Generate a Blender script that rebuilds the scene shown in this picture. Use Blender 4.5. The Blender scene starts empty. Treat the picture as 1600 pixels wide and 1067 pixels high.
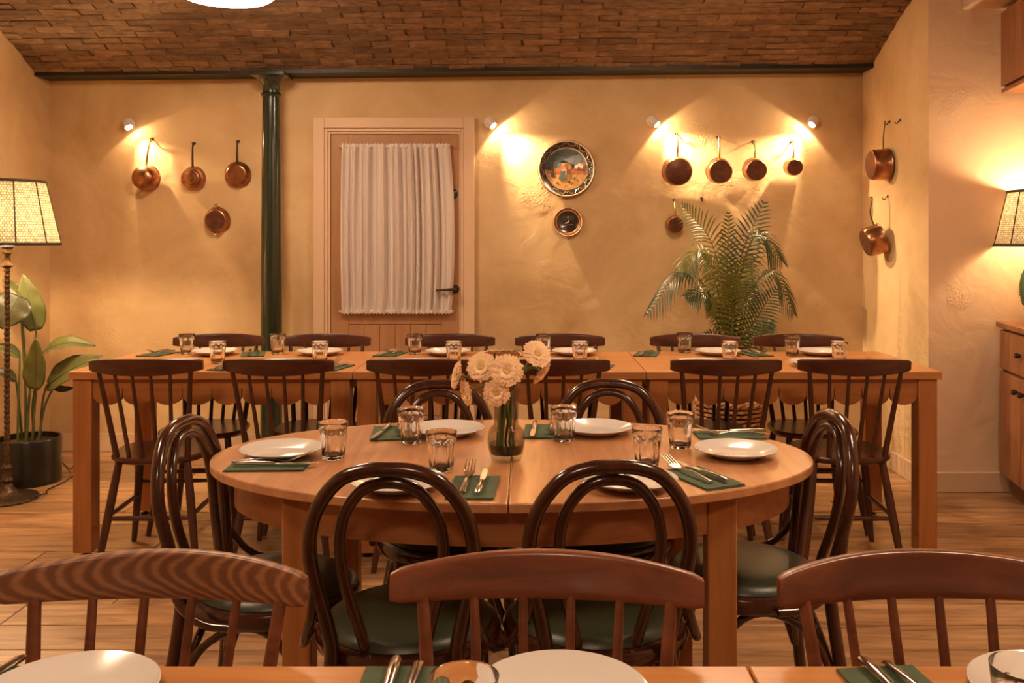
import bpy, math, random
from mathutils import Vector, Matrix, Euler
PI = math.pi
random.seed(7)
scene = bpy.context.scene
C = scene.collection

# ------------------------------------------------------------------ camera, world, exposure
F = 1450.0            # focal length in pixels of the 1600 px wide frame
VX, VY = 825.0, 377.0 # vanishing point of the depth lines
H = 1.318             # eye height
cam_d = bpy.data.cameras.new('camera')
cam = bpy.data.objects.new('camera', cam_d); C.objects.link(cam)
cam.location = (0, 0, H); cam.rotation_euler = (PI/2, 0, 0)
cam_d.sensor_width = 36; cam_d.lens = F/1600*36
cam_d.shift_x = -(VX-800)/1600; cam_d.shift_y = (VY-533.5)/1600
cam_d.clip_start = .05
scene.camera = cam
wd = bpy.data.worlds.new('world'); scene.world = wd; wd.use_nodes = True
wd.node_tree.nodes['Background'].inputs[0].default_value = (.9, .75, .6, 1)
wd.node_tree.nodes['Background'].inputs[1].default_value = .02
vs = scene.view_settings
vs.view_transform = 'Standard'; vs.look = 'None'; vs.gamma = 1; vs.use_curve_mapping = False
vs.exposure = 1.75
DOME_EMIT = 17.5      # opal ceiling lamps
SPOT_W = 18.0          # wall spotlights: main beam
SPILL_W = .7         # wide spill of the same spotlights
SHADE_W = 10.0        # lamps with woven shades
WARM = (1, .69, .38)
DOMEC = (1, .70, .45)

def W(px, py, s):     # pixel + scale (px per metre) -> world point
    return Vector(((px-VX)/s, F/s, H-(py-VY)/s))
def on_z(px, py, z):  # pixel on a horizontal plane
    s = (py-VY)/(H-z)
    return Vector(((px-VX)/s, F/s, z))
def at_y(px, py, Y): return W(px, py, F/Y)

# ------------------------------------------------------------------ materials
MATS = {}
def nodes(name):
    m = bpy.data.materials.new(name); m.use_nodes = True
    nt = m.node_tree; b = nt.nodes['Principled BSDF']
    return m, nt, b
def plain(name, col, rough=.5, metal=0, spec=.5, coat=0, noise=0, nscale=20, bump=0, bscale=60, sheen=0):
    m, nt, b = nodes(name)
    b.inputs['Base Color'].default_value = (*col, 1); b.inputs['Roughness'].default_value = rough
    b.inputs['Metallic'].default_value = metal; b.inputs['Specular IOR Level'].default_value = spec
    b.inputs['Coat Weight'].default_value = coat; b.inputs['Coat Roughness'].default_value = .12
    if sheen: b.inputs['Sheen Weight'].default_value = sheen
    if noise or bump:
        tc = nt.nodes.new('ShaderNodeTexCoord')
    if noise:
        n = nt.nodes.new('ShaderNodeTexNoise'); n.inputs['Scale'].default_value = nscale; n.inputs['Detail'].default_value = 5
        nt.links.new(tc.outputs['Object'], n.inputs['Vector'])
        r = nt.nodes.new('ShaderNodeValToRGB')
        r.color_ramp.elements[0].position = .3; r.color_ramp.elements[1].position = .7
        r.color_ramp.elements[0].color = (*[c*(1-noise) for c in col], 1)
        r.color_ramp.elements[1].color = (*[min(1, c*(1+noise)) for c in col], 1)
        nt.links.new(n.outputs['Fac'], r.inputs['Fac']); nt.links.new(r.outputs['Color'], b.inputs['Base Color'])
    if bump:
        n2 = nt.nodes.new('ShaderNodeTexNoise'); n2.inputs['Scale'].default_value = bscale; n2.inputs['Detail'].default_value = 4
        nt.links.new(tc.outputs['Object'], n2.inputs['Vector'])
        bp = nt.nodes.new('ShaderNodeBump'); bp.inputs['Strength'].default_value = bump; bp.inputs['Distance'].default_value = .01
        nt.links.new(n2.outputs['Fac'], bp.inputs['Height']); nt.links.new(bp.outputs['Normal'], b.inputs['Normal'])
    MATS[name] = m; return m
def wood(name, c1, c2, grain=(1, 14, 14), scale=2.2, rough=.38, coat=0.0, vary=.15, dist=.6, spec=.5):
    m, nt, b = nodes(name); L = nt.links
    tc = nt.nodes.new('ShaderNodeTexCoord'); oi = nt.nodes.new('ShaderNodeObjectInfo')
    mp = nt.nodes.new('ShaderNodeMapping'); mp.inputs['Scale'].default_value = grain
    mul = nt.nodes.new('ShaderNodeMath'); mul.operation = 'MULTIPLY'; mul.inputs[1].default_value = 37.0
    L.new(oi.outputs['Random'], mul.inputs[0]); L.new(mul.outputs[0], mp.inputs['Location'])
    L.new(tc.outputs['Object'], mp.inputs['Vector'])
    n = nt.nodes.new('ShaderNodeTexNoise'); n.inputs['Scale'].default_value = scale; n.inputs['Detail'].default_value = 7
    n.inputs['Roughness'].default_value = .62; n.inputs['Distortion'].default_value = dist
    L.new(mp.outputs[0], n.inputs['Vector'])
    r = nt.nodes.new('ShaderNodeValToRGB'); e = r.color_ramp.elements
    e[0].position = .32; e[1].position = .68; e[0].color = (*c1, 1); e[1].color = (*c2, 1)
    L.new(n.outputs['Fac'], r.inputs['Fac'])
    hs = nt.nodes.new('ShaderNodeHueSaturation')
    mr = nt.nodes.new('ShaderNodeMapRange'); mr.inputs['To Min'].default_value = 1-vary; mr.inputs['To Max'].default_value = 1+vary
    L.new(oi.outputs['Random'], mr.inputs['Value']); L.new(mr.outputs[0], hs.inputs['Value'])
    L.new(r.outputs['Color'], hs.inputs['Color']); L.new(hs.outputs['Color'], b.inputs['Base Color'])
    b.inputs['Roughness'].default_value = rough; b.inputs['Coat Weight'].default_value = coat
    b.inputs['Coat Roughness'].default_value = .15; b.inputs['Specular IOR Level'].default_value = spec
    bp = nt.nodes.new('ShaderNodeBump'); bp.inputs['Strength'].default_value = .12; bp.inputs['Distance'].default_value = .003
    L.new(n.outputs['Fac'], bp.inputs['Height']); L.new(bp.outputs['Normal'], b.inputs['Normal'])
    MATS[name] = m; return m
def zebra(name, c1, c2):      # cathedral grain: nested curves along the rail
    m, nt, b = nodes(name); L = nt.links
    def mth(op, a, b_=None, c=None):
        n = nt.nodes.new('ShaderNodeMath'); n.operation = op
        for i, v in enumerate((a, b_, c)):
            if v is None: continue
            if isinstance(v, (int, float)): n.inputs[i].default_value = v
            else: L.new(v, n.inputs[i])
        return n.outputs[0]
    tc = nt.nodes.new('ShaderNodeTexCoord'); sp_ = nt.nodes.new('ShaderNodeSeparateXYZ'); L.new(tc.outputs['Object'], sp_.inputs[0])
    nz_ = nt.nodes.new('ShaderNodeTexNoise'); nz_.inputs['Scale'].default_value = 14; nz_.inputs['Detail'].default_value = 3
    L.new(tc.outputs['Object'], nz_.inputs['Vector'])
    dz_ = mth('SUBTRACT', sp_.outputs[2], .838)
    t = mth('MULTIPLY_ADD', mth('MULTIPLY', dz_, dz_), -42.0, mth('MULTIPLY', sp_.outputs[0], -1.0))
    t = mth('MULTIPLY_ADD', dz_, -.35, t); t = mth('MULTIPLY_ADD', nz_.outputs['Fac'], .045, t)
    w = mth('SINE', mth('MULTIPLY', t, 235.0)); w = mth('MULTIPLY_ADD', w, .5, .5)
    fine = nt.nodes.new('ShaderNodeTexNoise'); fine.inputs['Scale'].default_value = 6; mp = nt.nodes.new('ShaderNodeMapping'); mp.inputs['Scale'].default_value = (3, 30, 30)
    L.new(tc.outputs['Object'], mp.inputs['Vector']); L.new(mp.outputs[0], fine.inputs['Vector'])
    w = mth('MULTIPLY_ADD', mth('SUBTRACT', fine.outputs['Fac'], .5), .9, w)
    r = nt.nodes.new('ShaderNodeValToRGB'); e = r.color_ramp.elements
    e[0].color = (*c1, 1); e[1].color = (*c2, 1); e[0].position = .25; e[1].position = 1.0
    L.new(w, r.inputs['Fac']); L.new(r.outputs['Color'], b.inputs['Base Color'])
    b.inputs['Roughness'].default_value = .38
    MATS[name] = m; return m
def plaster(name, c1, c2, c3, bump=.35):
    m, nt, b = nodes(name); L = nt.links
    tc = nt.nodes.new('ShaderNodeTexCoord')
    n = nt.nodes.new('ShaderNodeTexNoise'); n.inputs['Scale'].default_value = 1.3; n.inputs['Detail'].default_value = 8; n.inputs['Roughness'].default_value = .6
    n.inputs['Distortion'].default_value = .4
    L.new(tc.outputs['Object'], n.inputs['Vector'])
    r = nt.nodes.new('ShaderNodeValToRGB'); e = r.color_ramp.elements
    e[0].position = .25; e[0].color = (*c1, 1); e[1].position = .75; e[1].color = (*c3, 1)
    k = e.new(.5); k.color = (*c2, 1)
    L.new(n.outputs['Fac'], r.inputs['Fac']); L.new(r.outputs['Color'], b.inputs['Base Color'])
    b.inputs['Roughness'].default_value = .8; b.inputs['Specular IOR Level'].default_value = .25
    a = nt.nodes.new('ShaderNodeTexNoise'); a.inputs['Scale'].default_value = 5; a.inputs['Detail'].default_value = 6; a.inputs['Distortion'].default_value = 1.2
    L.new(tc.outputs['Object'], a.inputs['Vector'])
    d = nt.nodes.new('ShaderNodeTexNoise'); d.inputs['Scale'].default_value = 42; d.inputs['Detail'].default_value = 3; d.inputs['Distortion'].default_value = 1.5
    L.new(tc.outputs['Object'], d.inputs['Vector'])
    msk = nt.nodes.new('ShaderNodeTexNoise'); msk.inputs['Scale'].default_value = 3.7; msk.inputs['Detail'].default_value = 2
    L.new(tc.outputs['Object'], msk.inputs['Vector'])
    rm = nt.nodes.new('ShaderNodeValToRGB'); rm.color_ramp.elements[0].position = .56; rm.color_ramp.elements[1].position = .68
    L.new(msk.outputs['Fac'], rm.inputs['Fac'])
    mu = nt.nodes.new('ShaderNodeMath'); mu.operation = 'MULTIPLY'
    L.new(d.outputs['Fac'], mu.inputs[0]); L.new(rm.outputs['Color'], mu.inputs[1])
    ad = nt.nodes.new('ShaderNodeMath'); ad.operation = 'MULTIPLY_ADD'; ad.inputs[1].default_value = .9
    L.new(mu.outputs[0], ad.inputs[0]); L.new(a.outputs['Fac'], ad.inputs[2])
    bp = nt.nodes.new('ShaderNodeBump'); bp.inputs['Strength'].default_value = bump; bp.inputs['Distance'].default_value = .012
    L.new(ad.outputs[0], bp.inputs['Height']); L.new(bp.outputs['Normal'], b.inputs['Normal'])
    MATS[name] = m; return m
def brickmat(name):
    m, nt, b = nodes(name); L = nt.links
    tc = nt.nodes.new('ShaderNodeTexCoord'); oi = nt.nodes.new('ShaderNodeObjectInfo')
    geo = nt.nodes.new('ShaderNodeNewGeometry')
    mp = nt.nodes.new('ShaderNodeMapping'); mp.inputs['Scale'].default_value = (1, 2.6, 2.6)
    L.new(geo.outputs['Position'], mp.inputs['Vector'])
    n = nt.nodes.new('ShaderNodeTexNoise'); n.inputs['Scale'].default_value = 11; n.inputs['Detail'].default_value = 10; n.inputs['Roughness'].default_value = .78
    L.new(mp.outputs[0], n.inputs['Vector'])
    r = nt.nodes.new('ShaderNodeValToRGB'); e = r.color_ramp.elements
    e[0].position = .30; e[0].color = (.035, .018, .009, 1); e[1].position = .74; e[1].color = (.62, .42, .25, 1)
    k = e.new(.43); k.color = (.15, .08, .038, 1); k = e.new(.62); k.color = (.25, .145, .072, 1)
    L.new(n.outputs['Fac'], r.inputs['Fac'])
    hs = nt.nodes.new('ShaderNodeHueSaturation'); mr = nt.nodes.new('ShaderNodeMapRange')
    mr.inputs['To Min'].default_value = .72; mr.inputs['To Max'].default_value = 1.3
    L.new(oi.outputs['Random'], mr.inputs['Value']); L.new(mr.outputs[0], hs.inputs['Value'])
    L.new(r.outputs['Color'], hs.inputs['Color']); L.new(hs.outputs['Color'], b.inputs['Base Color'])
    b.inputs['Roughness'].default_value = .75
    bp = nt.nodes.new('ShaderNodeBump'); bp.inputs['Strength'].default_value = .7; bp.inputs['Distance'].default_value = .012
    L.new(n.outputs['Fac'], bp.inputs['Height']); L.new(bp.outputs['Normal'], b.inputs['Normal'])
    MATS[name] = m; return m
def glass(name, col, clear=.35, rough=.0):
    m = bpy.data.materials.new(name); m.use_nodes = True; nt = m.node_tree; nt.nodes.clear()
    o = nt.nodes.new('ShaderNodeOutputMaterial'); mx = nt.nodes.new('ShaderNodeMixShader')
    g = nt.nodes.new('ShaderNodeBsdfGlass'); g.inputs['Color'].default_value = (*col, 1); g.inputs['IOR'].default_value = 1.45; g.inputs['Roughness'].default_value = rough
    t = nt.nodes.new('ShaderNodeBsdfTransparent'); t.inputs['Color'].default_value = (*col, 1)
    mx.inputs[0].default_value = clear
    nt.links.new(g.outputs[0], mx.inputs[1]); nt.links.new(t.outputs[0], mx.inputs[2]); nt.links.new(mx.outputs[0], o.inputs[0])
    MATS[name] = m; return m
def emit(name, col, st):
    m = bpy.data.materials.new(name); m.use_nodes = True; nt = m.node_tree; nt.nodes.clear()
    o = nt.nodes.new('ShaderNodeOutputMaterial'); e = nt.nodes.new('ShaderNodeEmission')
    e.inputs[0].default_value = (*col, 1); e.inputs[1].default_value = st
    nt.links.new(e.outputs[0], o.inputs[0]); MATS[name] = m; return m
def translucent(name, col, trans=.5, weave=None, tcol=None):
    m = bpy.data.materials.new(name); m.use_nodes = True; nt = m.node_tree; nt.nodes.clear(); L = nt.links
    o = nt.nodes.new('ShaderNodeOutputMaterial'); mx = nt.nodes.new('ShaderNodeMixShader'); mx.inputs[0].default_value = trans
    d = nt.nodes.new('ShaderNodeBsdfDiffuse'); t = nt.nodes.new('ShaderNodeBsdfTranslucent')
    d.inputs[0].default_value = (*col, 1); t.inputs[0].default_value = (*(tcol or col), 1)
    L.new(d.outputs[0], mx.inputs[1]); L.new(t.outputs[0], mx.inputs[2]); L.new(mx.outputs[0], o.inputs[0])
    if weave:
        tc = nt.nodes.new('ShaderNodeTexCoord')
        mp = nt.nodes.new('ShaderNodeMapping'); mp.inputs['Scale'].default_value = weave
        L.new(tc.outputs['UV'], mp.inputs['Vector'])
        w1 = nt.nodes.new('ShaderNodeTexBrick'); w1.inputs['Scale'].default_value = 1.0
        w1.inputs['Color1'].default_value = (*col, 1); w1.inputs['Color2'].default_value = (*[c*.5 for c in col], 1)
        w1.inputs['Mortar'].default_value = (*[c*.16 for c in col], 1); w1.inputs['Mortar Size'].default_value = .10
        w1.inputs['Brick Width'].default_value = 1; w1.inputs['Row Height'].default_value = 1
        L.new(mp.outputs[0], w1.inputs['Vector'])
        L.new(w1.outputs['Color'], d.inputs[0]); L.new(w1.outputs['Color'], t.inputs[0])
    MATS[name] = m; return m

plaster('ochre_plaster', (.43, .265, .125), (.59, .405, .21), (.72, .53, .31), .5)
plaster('rose_plaster', (.60, .42, .275), (.66, .47, .31), (.71, .52, .36), .5)
brickmat('brick'); plain('mortar', (.17, .10, .05), .9, noise=.6, nscale=16, bump=.5)
wood('oak_floor', (.20, .09, .038), (.54, .31, .145), (1, 9, 9), 2.4, .36, 0, .16, 1.0)
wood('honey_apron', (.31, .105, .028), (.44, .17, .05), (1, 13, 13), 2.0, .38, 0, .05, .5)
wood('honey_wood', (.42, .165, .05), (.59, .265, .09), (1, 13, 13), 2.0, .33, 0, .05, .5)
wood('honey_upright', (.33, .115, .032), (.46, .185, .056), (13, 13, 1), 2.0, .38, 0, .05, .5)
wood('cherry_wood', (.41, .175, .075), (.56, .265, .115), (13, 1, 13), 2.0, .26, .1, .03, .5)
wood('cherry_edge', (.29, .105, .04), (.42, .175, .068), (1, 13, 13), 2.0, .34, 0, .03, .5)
wood('dark_chair', (.042, .010, .0055), (.095, .026, .012), (1, 11, 11), 3.0, .30, .15, .1, .5)
wood('dark_spindle', (.040, .011, .006), (.088, .028, .013), (11, 11, 1), 3.0, .32, .1, .1, .5)
wood('bentwood', (.028, .0075, .0045), (.066, .019, .009), (9, 9, 2), 3.0, .20, .4, .08, .5)
wood('mid_chair', (.105, .029, .013), (.205, .062, .027), (1, 11, 11), 3.0, .34, .1, .06, .5)
zebra('zebra_chair', (.145, .052, .022), (.29, .125, .054))
wood('cabinet_wood', (.20, .07, .025), (.35, .145, .056), (11, 11, 1), 2.0, .4, 0, .05, 1.2)
wood('cabinet_dark', (.15, .05, .022), (.25, .09, .04), (11, 11, 1), 2.0, .4, 0, .05, .8)
wood('door_wood', (.34, .165, .075), (.43, .22, .105), (10, 10, 1), 1.6, .45, 0, .03, .6)
plain('casing_paint', (.66, .46, .30), .5)
plain('baseboard_paint', (.60, .42, .27), .5)
plain('column_green', (.012, .022, .012), .22, 0, .6, .5, bump=.12, bscale=25)
plain('beam_green', (.010, .009, .005), .5, 0, .5, 0, noise=.6, nscale=6)
plain('floor_gap', (.03, .014, .007), .8)
plain('copper', (.40, .185, .095), .30, 1, noise=.35, nscale=14)
plain('copper_bottom', (.15, .06, .035), .5, .75, noise=.35, nscale=22)
plain('brass', (.62, .42, .16), .3, 1); plain('iron', (.07, .05, .035), .45, .8)
plain('tin', (.62, .55, .46), .35, 1)
plain('bronze', (.11, .072, .045), .38, .85, noise=.4, nscale=60, bump=.3, bscale=80)
plain('black_metal', (.012, .011, .010), .35, .2); plain('pot_black', (.010, .008, .006), .32, 0, .5, .2)
plain('soil', (.06, .033, .018), .95, noise=.5, nscale=60, bump=.8, bscale=90)
plain('white_paint', (.72, .66, .6), .4); plain('china', (.66, .60, .56), .16, 0, .5, .3)
plain('steel', (.72, .66, .58), .2, 1); plain('napkin_green', (.070, .098, .050), .85, noise=.15, nscale=40, bump=.25, bscale=300)
plain('vinyl_green', (.030, .033, .017), .36, 0, .5, 0, bump=.06, bscale=200)
plain('seat_pad', (.03, .075, .035), .7)
plain('strel_leaf', (.082, .085, .019), .5, 0, .5, 0, noise=.35, nscale=7)
plain('strel_dark', (.026, .027, .009), .5, noise=.3, nscale=7); plain('leaf_stem', (.075, .09, .026), .45)
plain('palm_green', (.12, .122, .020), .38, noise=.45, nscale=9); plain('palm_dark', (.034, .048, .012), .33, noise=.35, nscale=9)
plain('wicker', (.40, .20, .085), .6, noise=.35, nscale=40)
plain('petal', (.95, .60, .35), .6, noise=.12, nscale=30); plain('flower_eye', (.75, .48, .20), .8, bump=.6, bscale=400)
plain('flower_stem', (.11, .15, .035), .45); plain('sign_blue', (.018, .03, .028), .35); plain('sign_text', (.55, .58, .5), .5)
plain('glaze_dark', (.035, .025, .018), .18, 0, .5, .4); plain('glaze_brown', (.17, .065, .028), .2, 0, .5, .4)
plain('paint_sky', (.16, .19, .21), .3, noise=.3, nscale=30); plain('paint_field', (.50, .26, .08), .35, noise=.4, nscale=50)
plain('paint_hedge', (.35, .11, .035), .35, noise=.4, nscale=50); plain('paint_tree', (.030, .035, .018), .35, noise=.3, nscale=40)
plain('paint_white', (.74, .58, .48), .35); plain('paint_skirt', (.10, .12, .11), .35, noise=.3, nscale=80); plain('paint_red', (.55, .18, .06), .35)
plain('scroll_paint', (.24, .16, .09), .3); plain('paint_cream', (.55, .36, .22), .3)
glass('clear_glass', (.997, .994, .988), .04); glass('smoke_glass', (.86, .83, .78), .82)
plain('smoke_base', (.035, .032, .024), .06, 0, .5, .6)
emit('opal', DOMEC, DOME_EMIT); emit('bulb', WARM, 30)
translucent('curtain_cloth', (.74, .65, .60), .12)
translucent('shade_weave', (.90, .74, .48), .10, (96, 26, 1))
plain('shade_binding', (.05, .035, .02), .7); plain('cactus', (.10, .17, .07), .6)

# ------------------------------------------------------------------ mesh helpers
def spl(pts, k=6):
    P = [Vector(p) for p in pts]; out = []
    for i in range(len(P)-1):
        a = P[i-1] if i else P[0]*2-P[1]; b, c = P[i], P[i+1]
        d = P[i+2] if i+2 < len(P) else P[-1]*2-P[-2]
        for j in range(k):
            t = j/k
            out.append(.5*((2*b)+(c-a)*t+(2*a-5*b+4*c-d)*t*t+(3*b-a-3*c+d)*t**3))
    out.append(P[-1]); return out
class MB:
    def __init__(s): s.v = []; s.f = []; s.uv = None
    def add(s, v, f):
        o = len(s.v); s.v += [tuple(p) for p in v]; s.f += [tuple(i+o for i in q) for q in f]; return s
    def box(s, x0, x1, y0, y1, z0, z1, mat=None):
        v = [Vector((x, y, z)) for x in (x0, x1) for y in (y0, y1) for z in (z0, z1)]
        if mat: v = [mat @ p for p in v]
        return s.add(v, [(0, 1, 3, 2), (4, 6, 7, 5), (0, 4, 5, 1), (2, 3, 7, 6), (0, 2, 6, 4), (1, 5, 7, 3)])
    def tube(s, pts, rad, n=10, closed=False, fx=1, fy=1, up=None):
        P = [Vector(p) for p in pts]; m = len(P)
        R = rad if isinstance(rad, (list, tuple)) else [rad]*m
        if len(R) != m: R = [R[0]+(R[-1]-R[0])*i/(m-1) for i in range(m)] if len(R) == 2 else [R[min(len(R)-1, int(i*len(R)/m))] for i in range(m)]
        T = []
        for i in range(m):
            a = P[(i-1) % m] if closed or i else P[0]; b = P[(i+1) % m] if closed or i < m-1 else P[-1]
            d = b-a; T.append(d.normalized() if d.length > 1e-9 else Vector((0, 0, 1)))
        u = Vector(up) if up else (Vector((0, 0, 1)) if abs(T[0].z) < .9 else Vector((1, 0, 0)))
        u = (u-T[0]*u.dot(T[0])).normalized(); v = []
        for i in range(m):
            u = (u-T[i]*u.dot(T[i])); u = u.normalized() if u.length > 1e-6 else T[i].orthogonal().normalized()
            w = T[i].cross(u)
            for k in range(n):
                a = 2*PI*k/n
                v.append(P[i]+(u*math.cos(a)*fx+w*math.sin(a)*fy)*R[i])
        f = []
        for i in range(m if closed else m-1):
            j = (i+1) % m
            for k in range(n): f.append((i*n+k, i*n+(k+1) % n, j*n+(k+1) % n, j*n+k))
        if not closed: f += [tuple(range(n))[::-1], tuple(range((m-1)*n, m*n))]
        return s.add(v, f)
    def rings(s, rs, cap0=True, cap1=True, closed=False):   # rs: list of rings with equal point count
        n = len(rs[0]); v = [p for r in rs for p in r]; f = []; m = len(rs)
        for i in range(m if closed else m-1):
            j = (i+1) % m
            for k in range(n): f.append((i*n+k, i*n+(k+1) % n, j*n+(k+1) % n, j*n+k))
        if cap0 and not closed: f.append(tuple(range(n))[::-1])
        if cap1 and not closed: f.append(tuple(range((m-1)*n, m*n)))
        return s.add(v, f)
    def lathe(s, prof, n=32, c=(0, 0, 0), mod=None, cap0=True, cap1=True, sx=1, sy=1):
        rs = []
        for i, (r, z) in enumerate(prof):
            rs.append([(c[0]+sx*(r*(mod(2*PI*k/n, i) if mod else 1))*math.cos(2*PI*k/n), c[1]+sy*(r*(mod(2*PI*k/n, i) if mod else 1))*math.sin(2*PI*k/n), c[2]+z) for k in range(n)])
        return s.rings(rs, cap0, cap1)
    def prism(s, poly, h0, h1, ax='y'):                  # poly in the plane, extruded along ax
        n = len(poly); mk = {'y': lambda a, b, h: (a, h, b), 'z': lambda a, b, h: (a, b, h), 'x': lambda a, b, h: (h, a, b)}[ax]
        v = [mk(a, b, h0) for a, b in poly]+[mk(a, b, h1) for a, b in poly]
        f = [tuple(range(n)), tuple(range(n, 2*n))[::-1]]+[(i, i+n, (i+1) % n+n, (i+1) % n) for i in range(n)]
        return s.add(v, f)
    def mesh(s, name, mat, ang=40):
        me = bpy.data.meshes.new(name); me.from_pydata(s.v, [], s.f); me.update()
        import bmesh
        bm = bmesh.new(); bm.from_mesh(me); bmesh.ops.recalc_face_normals(bm, faces=bm.faces); bm.to_mesh(me); bm.free()
        me.materials.append(MATS[mat] if isinstance(mat, str) else mat)
        me.shade_smooth(); me.set_sharp_from_angle(angle=math.radians(ang))
        return me
    def build(s, name, mat, parent=None, bevel=0, ang=40, loc=None):
        o = bpy.data.objects.new(name, s.mesh(name, mat, ang)); C.objects.link(o)
        if parent: o.parent = parent
        if loc: o.location = loc
        if bevel:
            b = o.modifiers.new('bevel', 'BEVEL'); b.width = bevel; b.segments = 2; b.limit_method = 'ANGLE'; b.angle_limit = .6
        return o
def tag(o, label, cat, group=None):
    o['label'] = label; o['category'] = cat
    if group: o['group'] = group
    return o
def thing(name, loc=(0, 0, 0), rz=0, label=None, cat=None, group=None):
    o = bpy.data.objects.new(name, None); C.objects.link(o); o.location = loc; o.rotation_euler = (0, 0, rz); o.empty_display_size = .1
    if label: tag(o, label, cat, group)
    return o
def dup(root, loc, rot=None, label=None, group=None):
    def cp(o, p):
        c = o.copy(); C.objects.link(c); c.parent = p
        for ch in list(kids[o.name]): cp(ch, c)
        return c
    kids = {}
    def walk(o):
        kids[o.name] = list(o.children)
        for ch in o.children: walk(ch)
    walk(root); r = cp(root, None); r.location = loc
    if rot is not None: r.rotation_euler = rot if isinstance(rot, (tuple, list, Euler)) else (0, 0, rot)
    if label: r['label'] = label
    if group: r['group'] = group
    return r
class Proto:            # first call places the prototype itself, later calls place copies
    def __init__(s, make): s.make = make; s.o = None
    def __call__(s, loc, rot, label, group=None, cat=None):
        if s.o is None:
            s.o = s.make(); o = s.o; o.location = loc; o.rotation_euler = rot if isinstance(rot, (tuple, list)) else (0, 0, rot)
            o['label'] = label
            if group: o['group'] = group
            if cat: o['category'] = cat
            return o
        return dup(s.o, loc, rot, label, group)
def struct(o): o['kind'] = 'structure'; return o
ORD = ['first', 'second', 'third', 'fourth', 'fifth', 'sixth']

# ------------------------------------------------------------------ room shell
YB = F/248.0; XL = (78-VX)/248.0; XR = (1348-VX)/248.0; YR = F/296.7
ZT = 3.0; YF = -3.0
struct(MB().box(XL-.15, XR+.15, YB, YB+.15, 0, ZT).build('wall_back', 'ochre_plaster'))
struct(MB().box(XL-.15, XL, YF, YB, 0, ZT).build('wall_left', 'ochre_plaster'))
struct(MB().box(XR, XR+.15, YR+.001, YB, 0, ZT).build('wall_right', 'ochre_plaster'))
struct(MB().box(XR+.0008, 3.3, YR, YR+.15, 0, ZT).build('wall_return', 'rose_plaster'))
struct(MB().box(XL-.15, 3.3, YF-.15, YF, 0, ZT).build('wall_front', 'ochre_plaster'))
# the angled wall behind the cabinets
SIDE = math.atan(.19)                     # its turn away from the depth axis
cdir = Vector((-math.sin(SIDE), -math.cos(SIDE), 0)); cnor = Vector((math.cos(SIDE), -math.sin(SIDE), 0))
cab0 = Vector(((1561-VX)/299.0, F/299.0, 0))   # far front corner of the base cabinet
wmat = Matrix.Translation(cab0+cnor*.50) @ Matrix(((cdir.x, cnor.x, 0, 0), (cdir.y, cnor.y, 0, 0), (0, 0, 1, 0), (0, 0, 0, 1)))
struct(MB().box(-.5, 8.5, 0, .15, 0, ZT, wmat).build('wall_side', 'rose_plaster'))
# floor of wide oak planks
floor = struct(MB().box(XL-.15, 3.3, YF-.15, YB+.15, -.1, -.016).build('floor', 'floor_gap'))
PW = .19; LENS = [1.35, 1.75, 2.15]
pm = []
for L_ in LENS:
    pm.append(MB().box(0, L_-.004, 0, PW-.004, -.016, 0).mesh('plank', 'oak_floor'))
y = YB-PW
while y > YF-.1:
    x = XL-random.random()*1.2-.05
    while x < 3.2:
        k = random.randrange(3)
        o = bpy.data.objects.new('plank', pm[k]); C.objects.link(o); o.parent = floor
        o.location = (x, y, random.uniform(-.0006, .0004)); x += LENS[k]
        if k == 0 or True:
            b = o.modifiers.new('bevel', 'BEVEL'); b.width = .0025; b.segments = 1
    y -= PW
# vaulted brick ceiling: arches spring from iron beams that run left to right
def tilt(x): return .0098*(x+.45)
SPR, HALF, RISE, ZS = 5.68, 1.42, .37, 2.365
RAD = (HALF**2+RISE**2)/(2*RISE); PH = math.asin(HALF/RAD); ZC = ZS+RISE-RAD
ceil = MB()
for a in range(4):
    yc = SPR-HALF-a*2*HALF; rs = []
    for i in range(25):
        ph = PH-2*PH*i/24
        rs.append([(x, yc+(RAD+.007)*math.sin(ph), ZC+(RAD+.007)*math.cos(ph)+tilt(x)) for x in (XL-.1, -1.5, 0, 1.5, 3.3)])
    v = [p for r in rs for p in r]; n = 5
    ceil.add(v, [(i*n+k, i*n+k+1, (i+1)*n+k+1, (i+1)*n+k) for i in range(24) for k in range(4)])
ceil.box(XL-.15, 3.3, YF-.2, YB+.15, 2.95, 3.0)
ceiling = struct(ceil.build('ceiling', 'mortar'))
bl, bh, bd = .215, .052, .05; bm_ = []
for q in range(8):
    m = MB(); m.box(-bl/2, bl/2, -bh/2, bh/2, 0, bd)
    m.v = [(x+random.uniform(-.005, .005), y+random.uniform(-.004, .004), z+random.uniform(-.006, .004)) for x, y, z in m.v]
    bm_.append(m.mesh('brick', 'brick'))
dph = (bh+.006)/RAD; row = 0; ph = PH-dph*.5; rest = MB()
yc = SPR-HALF
while ph > -PH:
    x = XL-.02+(.11 if row % 2 else 0)
    while x < 3.2:
        yy, zz = yc+RAD*math.sin(ph), ZC+RAD*math.cos(ph)+tilt(x)
        if row < 13 and x < 2.15:
            o = bpy.data.objects.new('brick', random.choice(bm_)); C.objects.link(o); o.parent = ceiling
            o.location = (x+random.uniform(-.006, .006), yy, zz+random.uniform(-.004, .003))
            o.rotation_euler = (-ph+random.uniform(-.03, .03), random.uniform(-.02, .02), random.uniform(-.012, .012))
        else:
            mt = Matrix.Translation((x, yy, zz+random.uniform(-.004, .004))) @ Matrix.Rotation(-ph, 4, 'X')
            rest.box(-bl/2, bl/2, -bh/2, bh/2, 0, bd, mt)
        x += bl+.007
    ph -= dph; row += 1
ro = rest.build('brick_courses', 'brick', ceiling); ro['kind'] = 'stuff'
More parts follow.
